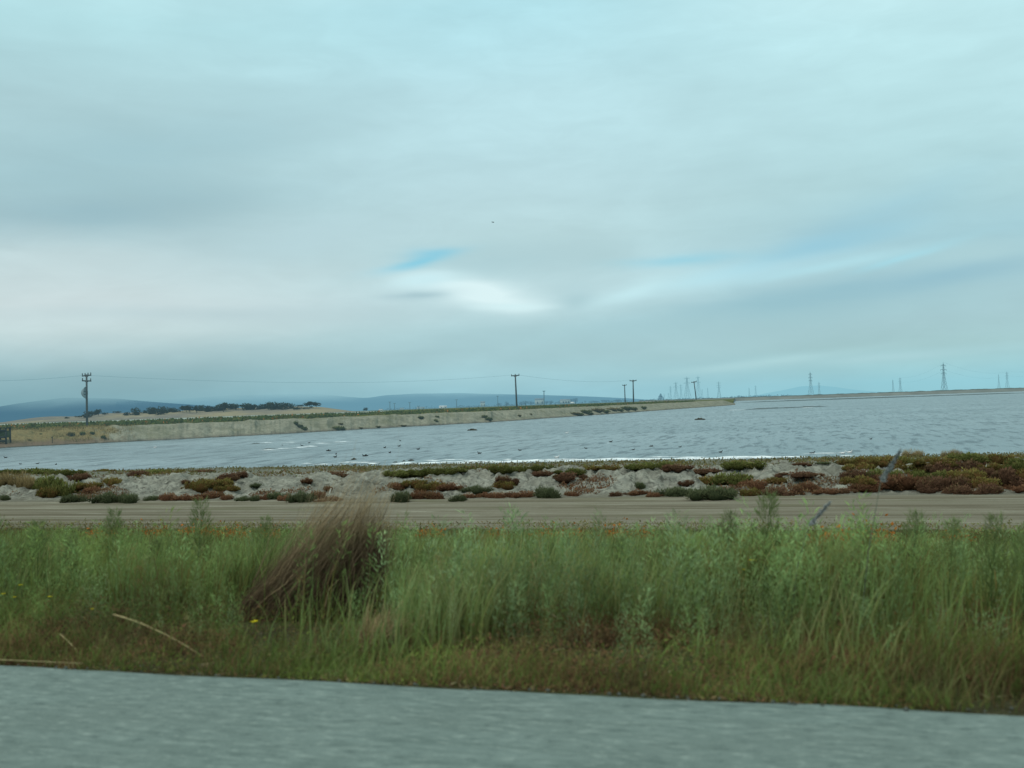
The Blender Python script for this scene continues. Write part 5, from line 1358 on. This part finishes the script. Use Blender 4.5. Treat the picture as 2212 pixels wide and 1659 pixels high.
# pale leaning seed stalks close to the road
M_SEED = plain_mat('pale_seed_head', (.30, .32, .31), (.24, .26, .26), 40)
def seed_stalk(px_b, py_b, y, tip, head0, label, rad):
    b = at_y(px_b, py_b, y); g_ = gz1(b.x, y); b = Vector((b.x, y, g_)); h0 = at_y(head0[0], head0[1], y); t1 = at_y(tip[0], tip[1], y)
    root = empty('seed_stalk', b); mb = MB(); pts = [Vector((0, 0, -.02)), (h0 - b) * .5 + Vector((0, .0, .1)), h0 - b]; mb.tube(pts, [.004, .003, .0022], 6); mb.build('stem', M_STRAWG, root, True)
    r = np.random.default_rng(int(px_b)); n = 260; f = r.uniform(0, 1, n); ax = np.array(t1 - h0); L_ = np.linalg.norm(ax); u_ = ax / L_
    P = np.array(h0 - b)[None] + ax[None] * f[:, None]; D = unit(u_[None] * .9 + r.normal(size=(n, 3)) * .4); W = unit(np.cross(D, rand_dir(n, r)))
    V, q, c = leaf_quads(P, D, W, r.uniform(.02, .05, n) * (1.1 - .6 * f), np.full(n, rad), np.tile(np.array([(.2, .21, .21)]), (n, 1)))
    obj('seed_head', np_mesh('seed_head', V, q, col=c), M_SEED, root); tag(root, label, 'seed stalk', 'pale leaning seed stalks')
M_STRAWG = plain_mat('grey_stem', (.12, .14, .10), None, 30)
seed_stalk(1850, 1330, 6.4, (1944, 975), (1902, 1042), 'pale grey seed stalk leaning over the berm at right', .006)
seed_stalk(1700, 1330, 6.8, (1792, 1086), (1746, 1138), 'pale grey seed stalk leaning over the dirt track', .004)
# individual taller fennel-like weeds
M_FEN = leaf_mat('fennel_leaf', var=.2, trans=.35)
def fennel_mesh(seed):
    r = np.random.default_rng(seed); n = 620
    f = r.uniform(.1, 1, n) ** .8; a = r.uniform(0, 6.28, n); o_ = np.stack([np.cos(a), np.sin(a), 0 * a], -1)
    P = np.stack([.1 * f * f, 0 * f, f], -1) + o_ * ((.05 + .20 * (1 - f) ** .7) * r.uniform(0, 1, n) ** .6)[:, None]
    D = unit(o_ * .5 + np.array([0, 0, .8]) + r.normal(size=(n, 3)) * .3); W = unit(np.cross(D, rand_dir(n, r)))
    C = mixc(np.clip(f * .7 + r.uniform(-.2, .3, n), 0, 1), (.08, .10, .035), (.13, .19, .08), (.19, .25, .14)); return np_mesh('foliage', *(lambda V, q, c: (V, q, None, c))(*leaf_quads(P, D, W, r.uniform(.05, .12, n), r.uniform(.003, .006, n), C)))
def fen_stem():
    mb = MB(); mb.tube([(0, 0, -.03), (.02, 0, .4), (.1, 0, .97)], [.010, .007, .002], 6)
    for z, a in ((.25, .5), (.4, 2.6), (.55, 4.4), (.68, 1.2)): mb.tube([(.1 * z * z, 0, z), (.1 * z * z + .12 * math.cos(a), .12 * math.sin(a), z + .14)], [.004, .0015], 5)
    return np_mesh('stem', np.concatenate(mb.v), mb.q, mb.t)
FM = [fennel_mesh(800 + i) for i in range(4)]; FS = fen_stem()
fen = [(75, 1130, 7.5), (235, 1105, 8.0), (420, 1085, 8.2), (565, 1120, 9), (905, 1190, 8), (985, 1180, 9), (1180, 1165, 9.5), (1330, 1165, 8.5), (1420, 1150, 9.5), (1560, 1110, 8), (1640, 1075, 7.6), (1720, 1160, 8.4), (1850, 1140, 8), (1960, 1110, 7.8), (2040, 1130, 7.4), (2130, 1120, 7.2), (2200, 1140, 7.0), (150, 1160, 7.2), (330, 1170, 7.6), (1060, 1210, 7.4), (1270, 1230, 7.2), (1480, 1190, 7.5)]
for i, (px, py, y_) in enumerate(sorted(fen)):
    q = at_y(px, py, y_); g_ = gz1(q.x, y_); h = q.z - g_
    root = empty('feathery_weed', (q.x, y_, g_)); root.rotation_euler = (0, 0, rr.uniform(-.5, .5)); root.scale = (max(h, .6) * .85, max(h, .6) * .85, h)
    obj('foliage', FM[i % 4], M_FEN, root); obj('stem', FS, M_STEM, root)
    tag(root, f"tall feathery green weed standing above the verge grass, {ordn(i)} from left", 'weed', 'tall feathery weeds in the verge')

# ------------------------------------------------------------------ camera
cd = bpy.data.cameras.new('camera'); cam = bpy.data.objects.new('camera', cd); link(cam)
from mathutils import Matrix
cam.matrix_world = Matrix(((RGT.x, UP.x, -FWD.x, 0), (RGT.y, UP.y, -FWD.y, 0), (RGT.z, UP.z, -FWD.z, CAMZ), (0, 0, 0, 1)))
cd.sensor_width = 36; cd.sensor_fit = 'HORIZONTAL'; cd.lens = 36 * F / 2212; cd.clip_end = 60000; cd.clip_start = .05
cd.dof.use_dof = True; cd.dof.focus_distance = 90; cd.dof.aperture_fstop = cd.lens / 1000 / .016
sc.camera = cam
sc.view_settings.view_transform = 'Standard'; sc.view_settings.look = 'None'; sc.view_settings.exposure = 0; sc.view_settings.gamma = 1
sc.cycles.max_bounces = 6; sc.cycles.diffuse_bounces = 1; sc.cycles.glossy_bounces = 1; sc.cycles.transparent_max_bounces = 8
sc.cycles.use_denoising = True
